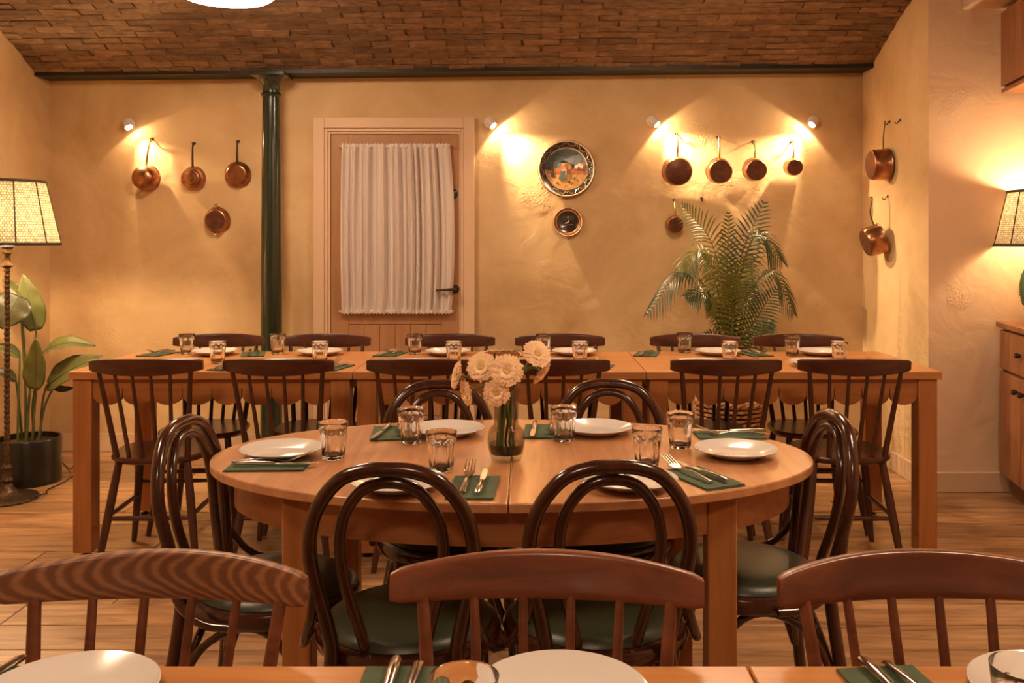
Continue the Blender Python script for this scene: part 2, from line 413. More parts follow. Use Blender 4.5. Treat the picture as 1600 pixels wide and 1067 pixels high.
def beam(name, y0, y1):
    m = MB(); v = []
    for x in (XL-.1, 3.3):
        z = ZS+tilt(x)
        v.append([(x, y0, z-.012), (x, y1, z-.012), (x, y1, z+.02), (x, y0, z+.02)])
    m.rings(v); zz = ZS
    o = struct(m.build(name, 'beam_green')); return o
beam('trim_1', SPR-.02, YB+.02); beam('trim_2', SPR-2*HALF-.1, SPR-2*HALF+.1); beam('trim_3', SPR-4*HALF-.1, SPR-4*HALF+.1)
# plaster bulkhead above the cabinets
struct(MB().box((1503-VX)/296.7, 3.3, 1.5, YR, 2.535, 2.95).build('trim_4', 'rose_plaster', bevel=.01))
# baseboards
struct(MB().box(XL, (492-VX)/248, YB-.018, YB, 0, .11).box((742-VX)/248, XR, YB-.018, YB, 0, .11).build('baseboard_back', 'baseboard_paint', bevel=.004))
struct(MB().box(XL, XL+.018, YF, YB-.018, 0, .11).build('baseboard_left', 'baseboard_paint', bevel=.004))
struct(MB().box(XR-.018, XR, YR-.018, YB-.018, 0, .11).build('baseboard_right', 'baseboard_paint', bevel=.004))
struct(MB().box(XR+.0005, cab0.x+.12, YR-.018, YR, 0, .105).build('baseboard_return', 'baseboard_paint', bevel=.004))

# ------------------------------------------------------------------ door, curtain, sign
def wx(px): return (px-VX)/248.0
def wz(py): return H+(VY-py)/248.0
cas = MB(); z1 = wz(184)
for (a, b, d) in ((491, 508, .035), (508, 513, .026), (513, 517, .018)):
    t = (a-491)/248
    cas.box(wx(a), wx(b), YB-d, YB, 0, z1-t); e = 491+742-b; g = 491+742-a
    cas.box(wx(e), wx(g), YB-d, YB, 0, z1-t)
    cas.box(wx(b), wx(e), YB-d, YB, z1-t-(b-a)/248, z1-t)
struct(cas.build('trim_5', 'casing_paint', bevel=.003))
door = struct(thing('door_1', (wx(618), YB, 0)))
dw = wx(716)-wx(517); dz = z1-(517-491)/248-.004; dx0 = -dw/2
lf = MB(); zt = wz(506)                     # leaf with a boarded lower panel
lf.box(dx0, -dx0, -.012, -.0, .005, dz)
lf.box(dx0, dx0+.11, -.022, -.012, .005, dz); lf.box(-dx0-.11, -dx0, -.022, -.012, .005, dz)
lf.box(dx0+.11, -dx0-.11, -.022, -.012, zt, dz); lf.box(dx0+.11, -dx0-.11, -.022, -.012, .005, .22)
lf.build('door_leaf', 'door_wood', door, bevel=.002)
nb = 6; bw = (dw-.22)/nb
for i in range(nb):
    MB().box(dx0+.11+i*bw+.002, dx0+.11+(i+1)*bw-.002, -.019, -.012, .222, zt-.003).build('board', 'door_wood', door, bevel=.003)
hp = Vector((wx(712)-wx(618), 0, wz(451)))
hd = MB(); hd.tube([(hp.x, -.022, hp.z), (hp.x, -.034, hp.z)], .026, 20); hd.tube([(hp.x, -.034, hp.z), (hp.x, -.098, hp.z)], .010, 12)
hd.build('rose', 'iron', door, bevel=.003)
MB().tube(spl([(hp.x+.004, -.097, hp.z), (hp.x-.02, -.101, hp.z), (hp.x-.07, -.099, hp.z-.003), (hp.x-.115, -.097, hp.z-.004)], 4), [.010, .0085, .008, .0075], 10).build('handle', 'iron', door)
# curtain gathered on two thin rods
ct = MB(); nx, nz = 150, 40; zt_, zb_ = wz(226), wz(489)
xa, xb = wx(537), wx(704)
for j in range(nz+1):
    t = j/nz; z = zt_+(zb_-zt_)*t
    pin = math.exp(-((t)/.03)**2)+math.exp(-((1-t)/.03)**2)
    bulge = math.sin(PI*t)
    for i in range(nx+1):
        u = i/nx; lean = (.018+.010*u)*math.sin(PI*t*.9)*u
        x = xa+(xb-xa)*(u+.004*math.sin(u*40)*bulge)+lean-.006*math.sin(PI*t)*(1-u)
        f = .5*math.sin(u*104+1.7*math.sin(u*9)+.9*t*math.sin(u*5+1))+.3*math.sin(u*55+2*math.sin(7*u)-.8*t)+.1*math.sin(u*150)
        y = -.062-.036*f*(1-.65*min(1, pin))-.006*bulge
        ct.v.append((x, YB+y, z+(.004*math.sin(u*190) if j in (0, nz) else 0)))
ct.f = [(j*(nx+1)+i, j*(nx+1)+i+1, (j+1)*(nx+1)+i+1, (j+1)*(nx+1)+i) for j in range(nz) for i in range(nx)]
cu = thing('curtain', (wx(620), YB, wz(489)), 0, 'white gathered voile curtain stretched over the door between two thin rods', 'curtain')
def adopt(o, p):       # keep world place under a translated parent
    o.parent = p; o.location = Vector(o.location)-Vector(p.location); return o
cl = adopt(ct.build('cloth', 'curtain_cloth', ang=180), cu)
for z in (wz(230), wz(486)):
    r = MB(); r.tube([(xa-.012, YB-.05, z), (xb+.014, YB-.05, z)], .005, 10); r.tube([(xb+.006, YB-.05, z), (xb+.02, YB-.05, z)], .008, 10); r.tube([(xa-.02, YB-.05, z), (xa-.006, YB-.05, z)], .008, 10)
    for x in (xa-.01, xb+.012): r.box(x-.004, x+.004, YB-.05, YB-.021, z-.006, z+.006)
    adopt(r.build('rod', 'brass'), cu)
    h = MB(); vv = []
    for i in range(121):
        u = i/120; vv.append((xa+(xb-xa)*u+.02*u*(1 if z < 1 else 0), YB-.052-.007*math.sin(u*150), z))
    h.tube(vv, .011, 8, fy=.9); adopt(h.build('header', 'curtain_cloth'), cu)
sg = thing('door_sign', (wx(707.5), YB-.0225, wz(303.5)), 0, 'small dark round fire door sign half hidden by the curtain', 'sign'); sg.rotation_euler = (PI/2, 0, 0)
MB().lathe([(.0345, 0), (.035, .0015), (.034, .003)], 32).build('disc', 'sign_blue', sg)
for i, t in enumerate(('Fire door', 'keep', 'shut')):
    cv = bpy.data.curves.new('lettering', 'FONT'); cv.body = t; cv.size = .0145; cv.align_x = 'CENTER'; cv.extrude = .0003
    tmp = bpy.data.objects.new('lettering', cv); C.objects.link(tmp); bpy.context.view_layer.update()
    me = bpy.data.meshes.new_from_object(tmp.evaluated_get(bpy.context.evaluated_depsgraph_get())); bpy.data.objects.remove(tmp)
    me.materials.clear(); me.materials.append(MATS['sign_text']); me.name = 'lettering'
    o = bpy.data.objects.new('lettering', me); C.objects.link(o); o.parent = sg
    o.location = (0, .010-.0135*i, .0033)

# ------------------------------------------------------------------ iron column
SC = 255.5; cx = (424-VX)/SC; cy = F/SC
col = thing('iron_column', (cx, cy, 0), 0, 'slim dark green cast iron column standing before the back wall', 'column')
def cz(py): return H+(VY-py)/SC
ztop = ZS+tilt(cx)-.012
MB().lathe([(.066, .0), (.066, .5), (.064, 1.0), (.058, 1.7), (.053, cz(150))], 32).build('shaft', 'column_green', col)
MB().lathe([(.053, cz(152)), (.060, cz(150.5)), (.064, cz(148.5)), (.060, cz(146.5)), (.053, cz(145)), (.053, cz(132)), (.058, cz(130)), (.062, cz(128)), (.075, cz(124)), (.092, cz(121)), (.092, ztop-.022)], 32).build('neck_ring', 'column_green', col)
MB().box(-.105, .105, -.105, .105, ztop-.024, ztop).build('capital', 'column_green', col, bevel=.004)
MB().lathe([(.10, 0), (.10, .04), (.085, .06), (.075, .10), (.066, .12)], 32).build('base', 'column_green', col)

# ------------------------------------------------------------------ ceiling lamps
def make_dome():
    t = thing('ceiling_lamp', label='x', cat='lamp'); r = .225
    MB().lathe([(.02, -.018), (r*.55, -.014), (r*.9, -.004), (r, .01), (r, .05), (r*.9, .06), (.02, .062)], 40).build('diffuser', 'opal', t)
    MB().lathe([(r+.004, .055), (r+.016, .05), (r+.018, .075), (r*.6, .11), (.04, .13), (.04, .05)], 40).build('housing', 'white_paint', t)
    MB().tube([(0, 0, .12), (0, 0, .175)], .012, 12).build('stem', 'white_paint', t)
    MB().lathe([(.06, .165), (.06, .19), (.03, .20)], 24).build('ceiling_rose', 'white_paint', t)
    MB().tube([(r+.01, -.05, .03), (r+.03, -.05, .028), (r+.034, -.05, .05)], .011, 10).build('clip', 'white_paint', t)
    return t
dome = Proto(make_dome)
for i, (x, y, z, l) in enumerate([(-1.448, 4.45, 2.490, 'round glowing opal ceiling lamp hanging below the brick vault at upper left'),
        (.80, 4.02, 2.55, 'round opal ceiling lamp just above the frame, over the right table'),
        (-1.6, 1.7, 2.50, 'added opal ceiling lamp left of the viewer, unseen, to light the foreground'), (1.3, 1.7, 2.50, 'added opal ceiling lamp right of the viewer, unseen, to light the foreground'),  # this pair is added out of view so the foreground is lit
        (-.3, -.6, 2.50, 'added opal ceiling lamp behind the viewer, unseen, as frontal fill')]):  # copy added behind the camera as frontal fill, never seen
    dome((x, y, z), 0, l, 'ceiling lamps')

# ------------------------------------------------------------------ wall spotlights
def make_spot():
    t = thing('wall_spotlight', label='x', cat='spotlight')
    MB().lathe([(.034, 0), (.036, .006), (.034, .016), (.022, .02), (.008, .021)], 28).build('base', 'white_paint', t)
    a = Vector((.0, -.035, .012)).normalized(); p0 = Vector((0, .012, .046))
    MB().tube([p0, p0+a*.012, p0+a*.052], [.018, .024, .024], 22).build('head', 'white_paint', t)
    MB().tube([(0, 0, .016), (0, .008, .036)], .008, 10).build('knuckle', 'white_paint', t)
    MB().tube([p0+a*.0522, p0+a*.0555], .0205, 20).build('lens', 'bulb', t)
    return t
spotp = Proto(make_spot)
for (px, py, ang, l) in ((203, 193, 32, 'white wall spotlight above the copper pans left of the column'), (765, 192, 45, 'white wall spotlight between the door and the painted plates'),
                         (1018, 190, 45, 'white wall spotlight right of the painted plates, aimed right'), (1270, 190, -42, 'white wall spotlight nearest the corner, aimed left')):
    o = spotp((wx(px), YB, wz(py)), 0, l, 'wall spotlights')
    o.rotation_euler = (Matrix.Rotation(PI/2, 3, 'X') @ Matrix.Rotation(math.radians(ang), 3, 'Z')).to_euler()
    M3 = o.rotation_euler.to_matrix()
    a = Vector((.0, -.035, .012)).normalized(); tip = Vector((0, .012, .046))+a*.062
    for en, size, bl_, dv in ((SPOT_W, 84, 1.0, .04), (SPILL_W, 168, .15, .0)):
        ld = bpy.data.lights.new('spot_beam', 'SPOT'); ld.energy = en; ld.color = WARM; ld.spot_size = math.radians(size); ld.spot_blend = bl_; ld.shadow_soft_size = .010
        lo = bpy.data.objects.new('spot_beam', ld); C.objects.link(lo); lo.parent = o
        lo.location = tip; lo.rotation_euler = Vector((0, -1, dv)).to_track_quat('-Z', 'Y').to_euler()

# ------------------------------------------------------------------ hanging copper pans
def make_hook(name='wall_hook'):
    m = MB(); m.tube([(0, .012, 0), (0, .012, .003)], .009, 12)
    m.tube(spl([(0, .012, .002), (0, .006, .012), (0, -.006, .018), (0, -.006, .028), (0, .006, .032)], 4), .0028, 8)
    o = m.build('wall_hook', 'iron'); return tag(o, 'x', 'hook')
hookp = Proto(make_hook)
def pan(kind, px, py, r, hy, label, tiltx=.10, tiltz=0, right=False, hx=None, hcol='brass', depth=.085, face=None):
    """px,py centre; r radius in m; hy: pixel of the handle's top end"""
    if not right:
        base = Vector((wx(px), YB, wz(py))); ttop = wz(hy)-base.z; hxx = wx(hx)-wx(px) if hx else 0
        R0 = Matrix.Rotation(PI/2, 3, 'X')
    else:
        s = (px-VX)/(XR-.05); base = Vector((XR, F/s, H+(VY-py)/s)); ttop = (py-hy)/s; hxx = 0
        R0 = Matrix.Rotation(-PI/2, 3, 'Z') @ Matrix.Rotation(PI/2, 3, 'X')
    t = thing('saucepan', base, 0, label, 'pan', 'copper pans hanging on the walls')
    t.rotation_euler = (R0 @ Matrix.Rotation(tiltz, 3, 'Z') @ Matrix.Rotation(tiltx, 3, 'X')).to_euler()
    z0 = .012+max(0, math.sin(tiltx))*r
    if kind == 'sauce':
        b = MB().lathe([(r*.95, z0+.004), (r*1.0, z0), (r*1.04, z0+.003), (r*1.0, z0+.008), (r*.985, z0+depth*.5), (r*.96, z0+depth*.86), (r*.90, z0+depth*.985), (r*.86, z0+depth)], 40, cap0=False, cap1=False)
        b.build('body', 'copper', t); MB().lathe([(r*.875, z0+depth*.99), (r*.85, z0+depth+.001), (.001, z0+depth+.0005)], 40, cap0=False).build('base', 'copper_bottom', t)
        MB().lathe([(r*.94, z0+.003), (r*.93, z0+depth*.9), (.001, z0+depth*.93)], 32, cap0=False).build('lining', 'tin', t)
    elif kind == 'bowl':
        MB().lathe([(r*1.02, z0), (r*1.05, z0+.004), (r*.99, z0+.008), (r*.97, z0+depth*.35), (r*.86, z0+depth*.72), (r*.62, z0+depth*.95), (r*.3, z0+depth*1.02), (.001, z0+depth*1.03)], 40, cap0=False).build('body', 'copper', t)
        MB().tube([(0, 0, z0+depth), (0, 0, z0+depth+.006)], r*.16, 20).build('boss', 'copper', t)
    elif kind == 'lid':
        MB().lathe([(r*1.0, z0), (r*1.05, z0+.004), (r*.99, z0+.01), (r*.93, z0+.028), (r*.74, z0+.032), (r*.70, z0+.045), (r*.55, z0+.048), (r*.50, z0+.056), (r*.26, z0+.058), (r*.22, z0+.066), (.001, z0+.067)], 40, cap0=False).build('body', 'copper', t)
    elif kind == 'fry':
        MB().lathe([(r*1.0, z0), (r*1.05, z0+.003), (r*.98, z0+.008), (r*.84, z0+.032), (r*.68, z0+.038), (r*.62, z0+.037), (r*.3, z0+.0375), (.001, z0+.038)], 40, cap0=False).build('body', 'copper', t)
    elif kind == 'gratin':
        MB().lathe([(r*1.0, z0), (r*1.05, z0+.003), (r*.98, z0+.008), (r*.82, z0+.042), (r*.77, z0+.044), (r*.75, z0+.042)], 40, cap0=False, cap1=False).build('body', 'copper', t)
        MB().lathe([(r*.76, z0+.042), (.001, z0+.042)], 40, cap0=False).build('base', 'copper_bottom', t)
        for sg_ in (1, -1):
            MB().tube(spl([(-r*.3, sg_*r*.95, z0+.006), (-r*.22, sg_*r*1.15, z0+.008), (0, sg_*r*1.24, z0+.008), (r*.22, sg_*r*1.15, z0+.008), (r*.3, sg_*r*.95, z0+.006)], 5), .0045, 8).build('handle', 'brass', t)
    if kind != 'gratin':
        top = ttop; zz = z0+.016 if kind in ('sauce', 'bowl') else z0+.010
        path = spl([(0, r*.93, zz), (hxx*.15, r*1.1, zz+.006), (hxx*.5, r+(top-r)*.5, zz+.004), (hxx, top-.012, .024), (hxx, top+.004, .024)], 5)
        n = len(path); MB().tube(path, [.0085-.0040*min(1, i/n*1.3)+(.003 if i > n-4 else 0) for i in range(n)], 8, fx=1.0, fy=.55, up=(1, 0, 0)).build('handle', hcol, t)
        rv = MB()
        for q in (-.008, .008): rv.tube([(q, r*.955, zz), (q, r*1.03, zz)], .004, 8)
        rv.build('rivet', 'brass', t)
    hp_ = t.rotation_euler.to_matrix() @ Vector((hxx, ttop-.012, 0))
    h = hookp((0, 0, 0), 0, 'iron hook holding the '+label[:1].lower()+label[1:], 'wall hooks')
    h.rotation_euler = R0.to_euler(); q = base+hp_
    h.location = (q.x, YB, q.z) if not right else (XR, q.y, q.z)
    return t
pan('bowl', 232, 278, .082, 217, 'deep round copper pan under the leftmost spotlight', .06, -.04, hx=236, depth=.10)
pan('lid', 304, 279, .075, 224, 'stepped copper pan with ringed face, middle of the upper left row', .04, hcol='iron')
pan('fry', 373, 273, .079, 221, 'shallow copper frying pan nearest the green column', .03, hcol='iron')
pan('gratin', 341, 344, .078, 325, 'two-handled copper gratin pan below the left row', .02)
pan('sauce', 1056, 266, .092, 209, 'largest copper saucepan, left end of the right row', .16, hx=1056)
pan('sauce', 1121, 266, .079, 214, 'medium copper saucepan second in the right row', .15)
pan('sauce', 1176, 264, .071, 221, 'smaller copper saucepan third in the right row', .14)
pan('sauce', 1236, 260, .055, 221, 'smallest copper saucepan, right end of the row', .14, depth=.07)
pan('sauce', 1053, 350, .054, 312, 'tiny copper saucepan hanging alone left of the palm top', .10, depth=.05)
pan('sauce', 1377, 257, .092, 190, 'upper copper saucepan on the side wall by the corner', .02, right=True, hcol='iron', depth=.10)
pan('sauce', 1374, 369, .088, 304, 'lower dark copper saucepan on the side wall, tilted outward', .30, right=True, hcol='iron', depth=.10)
h = hookp((0, 0, 0), 0, 'empty iron hook on the side wall near its outer edge', 'wall hooks'); s = (1407-VX)/XR
h.location = (XR, F/s, H+(VY-191)/s); h.rotation_euler = (Matrix.Rotation(-PI/2, 3, 'Z') @ Matrix.Rotation(PI/2, 3, 'X')).to_euler()
h = hookp((wx(1096), YB, wz(313)), (PI/2, 0, 0), 'empty iron hook on the back wall just above the palm', 'wall hooks')

# ------------------------------------------------------------------ painted wall plates
def wall_plate(px, py, r, label):
    t = thing('decorative_plate', (wx(px), YB, wz(py)), 0, label, 'plate', 'painted plates on the back wall'); t.rotation_euler = (PI/2-.03, 0, 0)
    MB().lathe([(r*.5, .006), (r*.55, .004), (r*.97, .020), (r, .024), (r*.985, .029)], 56, cap1=False).build('back', 'glaze_brown', t)
    return t
def flat(t, name, mat, polys, z, h=.0015, parent=None):
    m = MB()
    for P in polys: m.prism(P, z, z+h, 'z')
    return m.build(name, mat, parent or t)
def circ(x, y, r, n=16, sy=1, a0=0, a1=2*PI): return [(x+r*math.cos(a0+(a1-a0)*i/n), y+sy*r*math.sin(a0+(a1-a0)*i/n)) for i in range(n if abs(a1-a0-2*PI) < 1e-6 else n+1)]
r = .182; t = wall_plate(885, 264, r, 'large painted wall plate with a farm scene and dark scrolled rim')
MB().lathe([(r*.985, .029), (r*.955, .030), (r*.93, .027)], 56, cap0=False, cap1=False).build('rim', 'glaze_brown', t)
MB().lathe([(r*.975, .0295), (r*.945, .031), (r*.925, .0285)], 56, cap0=False, cap1=False).build('rim_line', 'paint_cream', t)
MB().lathe([(r*.93, .0272), (r*.76, .020), (r*.74, .018)], 56, cap0=False, cap1=False).build('border', 'glaze_dark', t)
sc = MB()
for i in range(26):
    a = 2*PI*i/26; sgn = 1 if i % 2 else -1; pts = []
    for q in range(9):
        u = q/8; rr = r*(.845+.055*sgn*math.sin(u*PI*1.6)); aa = a+.23*(u-.5)
        pts.append((rr*math.cos(aa), rr*math.sin(aa), .0245+(rr/r-.845)*.05))
    sc.tube(pts, .0022, 5)
sc.build('scroll_border', 'scroll_paint', t)
MB().lathe([(r*.75, .018), (r*.73, .0185), (r*.715, .0165)], 56, cap0=False, cap1=False).build('inner_line', 'paint_cream', t)
R_ = r*.72
MB().lathe([(R_, .0165), (.001, .0165)], 56, cap0=False).build('painted_sky', 'paint_sky', t)
def cut(y0, y1, n=24):   # horizontal band of the disc
    a, b = [], []
    for i in range(n+1):
        yy = y0+(y1-y0)*i/n; hh = math.sqrt(max(0, (R_*.99)**2-yy*yy)); a.append((hh, yy)); b.append((-hh, yy))
    return a+b[::-1]
flat(t, 'painted_field', 'paint_field', [cut(-R_*.99, -.028)], .0168)
flat(t, 'painted_hedge', 'paint_hedge', [cut(-.034, .002)], .0175)
flat(t, 'painted_foliage', 'paint_tree', [[(-.125, .045), (-.11, .075), (-.06, .112), (0, .125), (.06, .112), (.085, .095), (.03, .088), (-.02, .083), (-.06, .075), (-.09, .05)], circ(-.113, .018, .03, 14)], .0178)
flat(t, 'painted_tree', 'paint_tree', [[(-.098, -.052), (-.075, -.052), (-.083, .0), (-.08, .045), (-.04, .072), (.01, .085), (.01, .088), (-.045, .078), (-.088, .055), (-.10, .09), (-.108, .09), (-.097, .04), (-.094, 0)]], .0186)
flat(t, 'painted_bush', 'paint_field', [circ(.012, .018, .022, 14, 1.1)], .0186); flat(t, 'painted_roof_tree', 'paint_tree', [circ(.042, .016, .012, 12)], .0192)
flat(t, 'painted_house', 'paint_white', [[(.048, 0), (.100, 0), (.104, .018), (.082, .034), (.052, .020)]], .0196); flat(t, 'painted_roof', 'paint_red', [[(.082, .034), (.104, .036), (.115, .016), (.104, .018)]], .0202)
flat(t, 'painted_door', 'glaze_brown', [[(.070, 0), (.078, 0), (.078, .013), (.070, .013)]], .0212)
flat(t, 'painted_skirt', 'paint_skirt', [[(-.052, -.068), (-.002, -.072), (-.006, -.01), (-.034, -.012)]], .0200)
flat(t, 'painted_blouse', 'paint_red', [[(-.036, -.012), (-.004, -.010), (-.002, .022), (-.034, .024)]], .0206); flat(t, 'painted_sleeve', 'paint_white', [[(-.03, -.016), (.0, -.010), (.0, -.004), (-.028, -.008)], [(-.006, -.04), (-.002, -.04), (.0, -.008), (-.006, -.008)]], .0212)
flat(t, 'painted_face', 'paint_cream', [circ(-.02, .030, .011, 12)], .0214); flat(t, 'painted_hat', 'paint_tree', [circ(-.018, .042, .024, 14, .32), circ(-.018, .046, .011, 12, .7)], .0222)
flat(t, 'painted_stalk', 'paint_tree', [circ(.018, -.083, .008, 8), circ(-.06, -.09, .005, 8), circ(.05, -.06, .006, 8)], .0190)
r = .094; t = wall_plate(887, 347, r, 'small dark painted wall plate with a bird below the large one')
MB().lathe([(r*.985, .029), (r*.92, .029), (r*.80, .022)], 48, cap0=False, cap1=False).build('rim', 'glaze_brown', t)
MB().lathe([(r*.975, .0295), (r*.94, .0305), (r*.91, .0288)], 48, cap0=False, cap1=False).build('rim_line', 'paint_cream', t)
MB().lathe([(r*.80, .022), (r*.76, .0225), (r*.73, .019)], 48, cap0=False, cap1=False).build('inner_line', 'paint_red', t)
MB().lathe([(r*.73, .019), (r*.62, .015), (.001, .015)], 48, cap0=False).build('well', 'glaze_dark', t)
flat(t, 'painted_foliage', 'paint_tree', [circ(-.022, .022, .018, 12), circ(.024, .024, .016, 12)], .0155); flat(t, 'painted_sky', 'paint_sky', [circ(.002, .03, .008, 10)], .0165)
flat(t, 'painted_bird', 'paint_white', [[(-.024, -.008), (-.006, -.010), (.006, -.002), (.008, .010), (.003, .012), (.0, .002), (-.010, -.002)]], .0165); flat(t, 'painted_branch', 'paint_red', [[(-.03, -.02), (.03, -.014), (.03, -.017), (-.03, -.024)]], .0162)

# ------------------------------------------------------------------ tables
BT = .778; RT = .76; FT = .75
def straight_table(x0, x1, y0, y1, zt, label, lobes=True, group='long row of straight tables'):
    cxm, w, d = (x0+x1)/2, x1-x0, y1-y0
    t = thing('dining_table', (cxm, (y0+y1)/2, 0), 0, label, 'table', group); hx, hy = w/2, d/2
    MB().box(-hx, hx, -hy, hy, zt-.032, zt).build('tabletop', 'honey_wood', t, bevel=.0025)
    lw = .078; il = .014
    for sx in (-1, 1):
        for sy in (-1, 1):
            ax, ay = sx*(hx-il-lw/2), sy*(hy-il-lw/2)
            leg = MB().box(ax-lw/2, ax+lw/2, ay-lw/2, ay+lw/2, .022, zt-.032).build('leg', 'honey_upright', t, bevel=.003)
            MB().lathe([(.022, 0), (.022, .006), (.006, .009), (.006, .024)], 14, (ax, ay, 0)).build('glide', 'black_metal', leg)
    for sy in (-1, 1):
        xa_, xb_ = -hx+il+lw, hx-il-lw; n = max(3, round((xb_-xa_)/.119)); p = (xb_-xa_)/n; zt2, zc, zl = zt-.032, zt-.092, zt-.142
        if not lobes: poly = [(xa_, zt2), (xb_, zt2), (xb_, zc), (xa_, zc)]
        else:
            poly = [(xa_, zt2), (xb_, zt2)]
            for i in range(n-1, -1, -1):
                xm = xa_+p*(i+.5)
                for q in range(0, 13):
                    a = PI*q/12; c_ = math.cos(a); dz_ = math.sin(a)**.8
                    poly.append((xm+p*.492*c_, zc-(zc-zl)*dz_ if q not in (0, 12) else zc+.022))
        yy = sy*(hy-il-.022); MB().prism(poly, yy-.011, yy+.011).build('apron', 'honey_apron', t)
    for sx in (-1, 1):
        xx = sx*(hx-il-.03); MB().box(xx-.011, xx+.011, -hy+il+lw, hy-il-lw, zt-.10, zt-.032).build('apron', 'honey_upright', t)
    return t
Y0, Y1 = F/377.5, F/318.6
sx_ = [(105-VX)/377.5, (551-VX)/377.5, (1010-VX)/377.5, (1473-VX)/377.5]
for i, l in enumerate(('honey wood table with scalloped apron, left of the long row by the column', 'honey wood table with scalloped apron, middle of the long row before the door', 'honey wood table with scalloped apron, right of the long row by the palm')):
    straight_table(sx_[i]+.0015, sx_[i+1]-.0015, Y0, Y1, BT, l)
YFE = F/((1040-VY)/(H-FT)); sf = (1168-VX)*YFE/F
straight_table(sf-1.25, sf-.0015, YFE-.72, YFE, FT, 'honey wood table edge in the foreground, left of its seam', False, 'foreground tables')
straight_table(sf+.0015, sf+1.25, YFE-.72, YFE, FT, 'honey wood table edge in the foreground, right of its seam', False, 'foreground tables')
# oval table
RX, RY, RA, RB = -.042, 0, .78, .468
fy = F/((787-VY)/(H-RT)); RY = fy+RB
ot = thing('oval_table', (RX, RY, 0), 0, 'oval cherry wood dining table with a centre seam, laid for six', 'table')
def half(sgn, a, b, z0, z1, gap):
    n = 40; P = [(sgn*gap+sgn*(a-gap)*math.sin(PI*i/n), -b*math.cos(PI*i/n)) for i in range(n+1)]
    return P
for sgn in (-1, 1):
    MB().prism(half(sgn, RA, RB, 0, 0, .0016), RT-.022, RT, 'z').build('tabletop', 'cherry_wood', ot, bevel=.003)
ra, rb = RA-.06, RB-.06; rs = []
for i in range(72):
    a = 2*PI*i/72; c_, s_ = math.cos(a), math.sin(a)
    rs.append([(ra*c_, rb*s_, RT-.022), (ra*c_, rb*s_, RT-.112), ((ra-.022)*c_, (rb-.022)*s_, RT-.112), ((ra-.022)*c_, (rb-.022)*s_, RT-.022)])
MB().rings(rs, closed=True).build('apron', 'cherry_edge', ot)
for sx in (-1, 1):
    for sy in (-1, 1):
        ax = sx*.487; ay = sy*(rb*math.sqrt(1-(ax/ra)**2)-.012)
        MB().box(ax-.034, ax+.034, ay-.032, ay+.032, 0, RT-.022).build('leg', 'honey_upright', ot, bevel=.004)

# ------------------------------------------------------------------ spindle-back chairs (face +Y, origin on the floor)
def make_spindle(crest='dark_chair', spin='dark_spindle', seat='dark_chair', pad=False):
    t = thing('spindle_chair', label='x', cat='chair')
    def plan(a, k):
        c_, s_ = math.cos(a), math.sin(a); e = 2/2.8
        x = .195*math.copysign(abs(c_)**e, c_); y = .188*math.copysign(abs(s_)**e, s_)
        return x*k*(1+.06*(y/.188)), y*k
    rs = []
    for k, z in ((.86, .420), (.95, .424), (1.0, .435), (1.0, .444), (.97, .450), (.8, .449), (.5, .446), (.2, .445)):
        rs.append([(*plan(2*PI*i/48, k), z) for i in range(48)])
    st = MB().rings(rs).build('seat', seat, t)
    if pad:
        rs = [[(*plan(2*PI*i/40, k), z) for i in range(40)] for k, z in ((.90, .449), (.92, .455), (.9, .463), (.8, .467), (.3, .468))]
        MB().rings(rs).build('seat_pad', 'seat_pad', t)
    rs = []; N = 36
    for i in range(N+1):
        u = -1+2*i/N; e = max(0, (abs(u)-.94)/.06); sh = math.sqrt(max(.0, 1-e*e*.28))
        zt_ = .848+.011*(1-abs(u)**2.2); zb_ = .791+.014*u*u; zm, hz = (zt_+zb_)/2, (zt_-zb_)/2*sh
        y = -.200-.068*(1-u*u); ring = []
        for q in range(16):
            a = 2*PI*(q+.5)/16; c_, s_ = math.cos(a), math.sin(a)
            th = .0105*math.copysign(abs(c_)**.3, c_)*sh; dz_ = hz*math.copysign(abs(s_)**.3, s_)
            ring.append((u*.221, y+th-.10*(zm+dz_-.80), zm+dz_))
        rs.append(ring)
    MB().rings(rs).build('crest_rail', crest, t)
    for i in range(6):
        u = -1+2*i/5; xt = u*.178; yt = -.200-.068*(1-(xt/.221)**2)+.001; xb_ = u*.140; yb = -.135-.028*(1-u*u)
        o_ = abs(u) > .9; r_ = .0115 if o_ else .0085
        MB().tube([(xb_, yb, .440), (xb_+(xt-xb_)*.4, yb+(yt-yb)*.4, .59), (xt, yt, .805)], [r_*1.1, r_*1.0, r_*.78], 10).build('spindle', spin, t)
    F_ = {}
    for sx in (-1, 1):
        for sy in (-1, 1):
            p0 = Vector((sx*.135, sy*.125, .43)); p1 = Vector((sx*.195, sy*.20, 0)); F_[sx, sy] = (p0, p1)
            MB().tube([p0, p0.lerp(p1, .35), p0.lerp(p1, .6), p1], [.0145, .0175, .0165, .0115], 12).build('leg', spin, t)
    at = lambda sx, sy, k: F_[sx, sy][0].lerp(F_[sx, sy][1], k)
    for a, b in (((-1, -1, .50), (-1, 1, .50)), ((1, -1, .50), (1, 1, .50)), ((-1, -1, .52), (1, -1, .52)), ((-1, 1, .36), (1, 1, .36))):
        pa, pb = at(*a), at(*b)
        MB().tube([pa, pa.lerp(pb, .5), pb], [.0075, .0105, .0075], 10).build('stretcher', spin, t)
    return t
sp = Proto(lambda: make_spindle()); spg = Proto(lambda: make_spindle(pad=True))
SN = 393.0; SFAR = 318.0
near = [221, 436, 660, 866, 1134, 1342]; nrot = [-3, 0, 0, 0, 0, 3]
far = [344, 510, 703.5, 875, 1085, 1247.5]; frot = [2, 1, 0, 0, -1, 0]
NX, FX = [], []
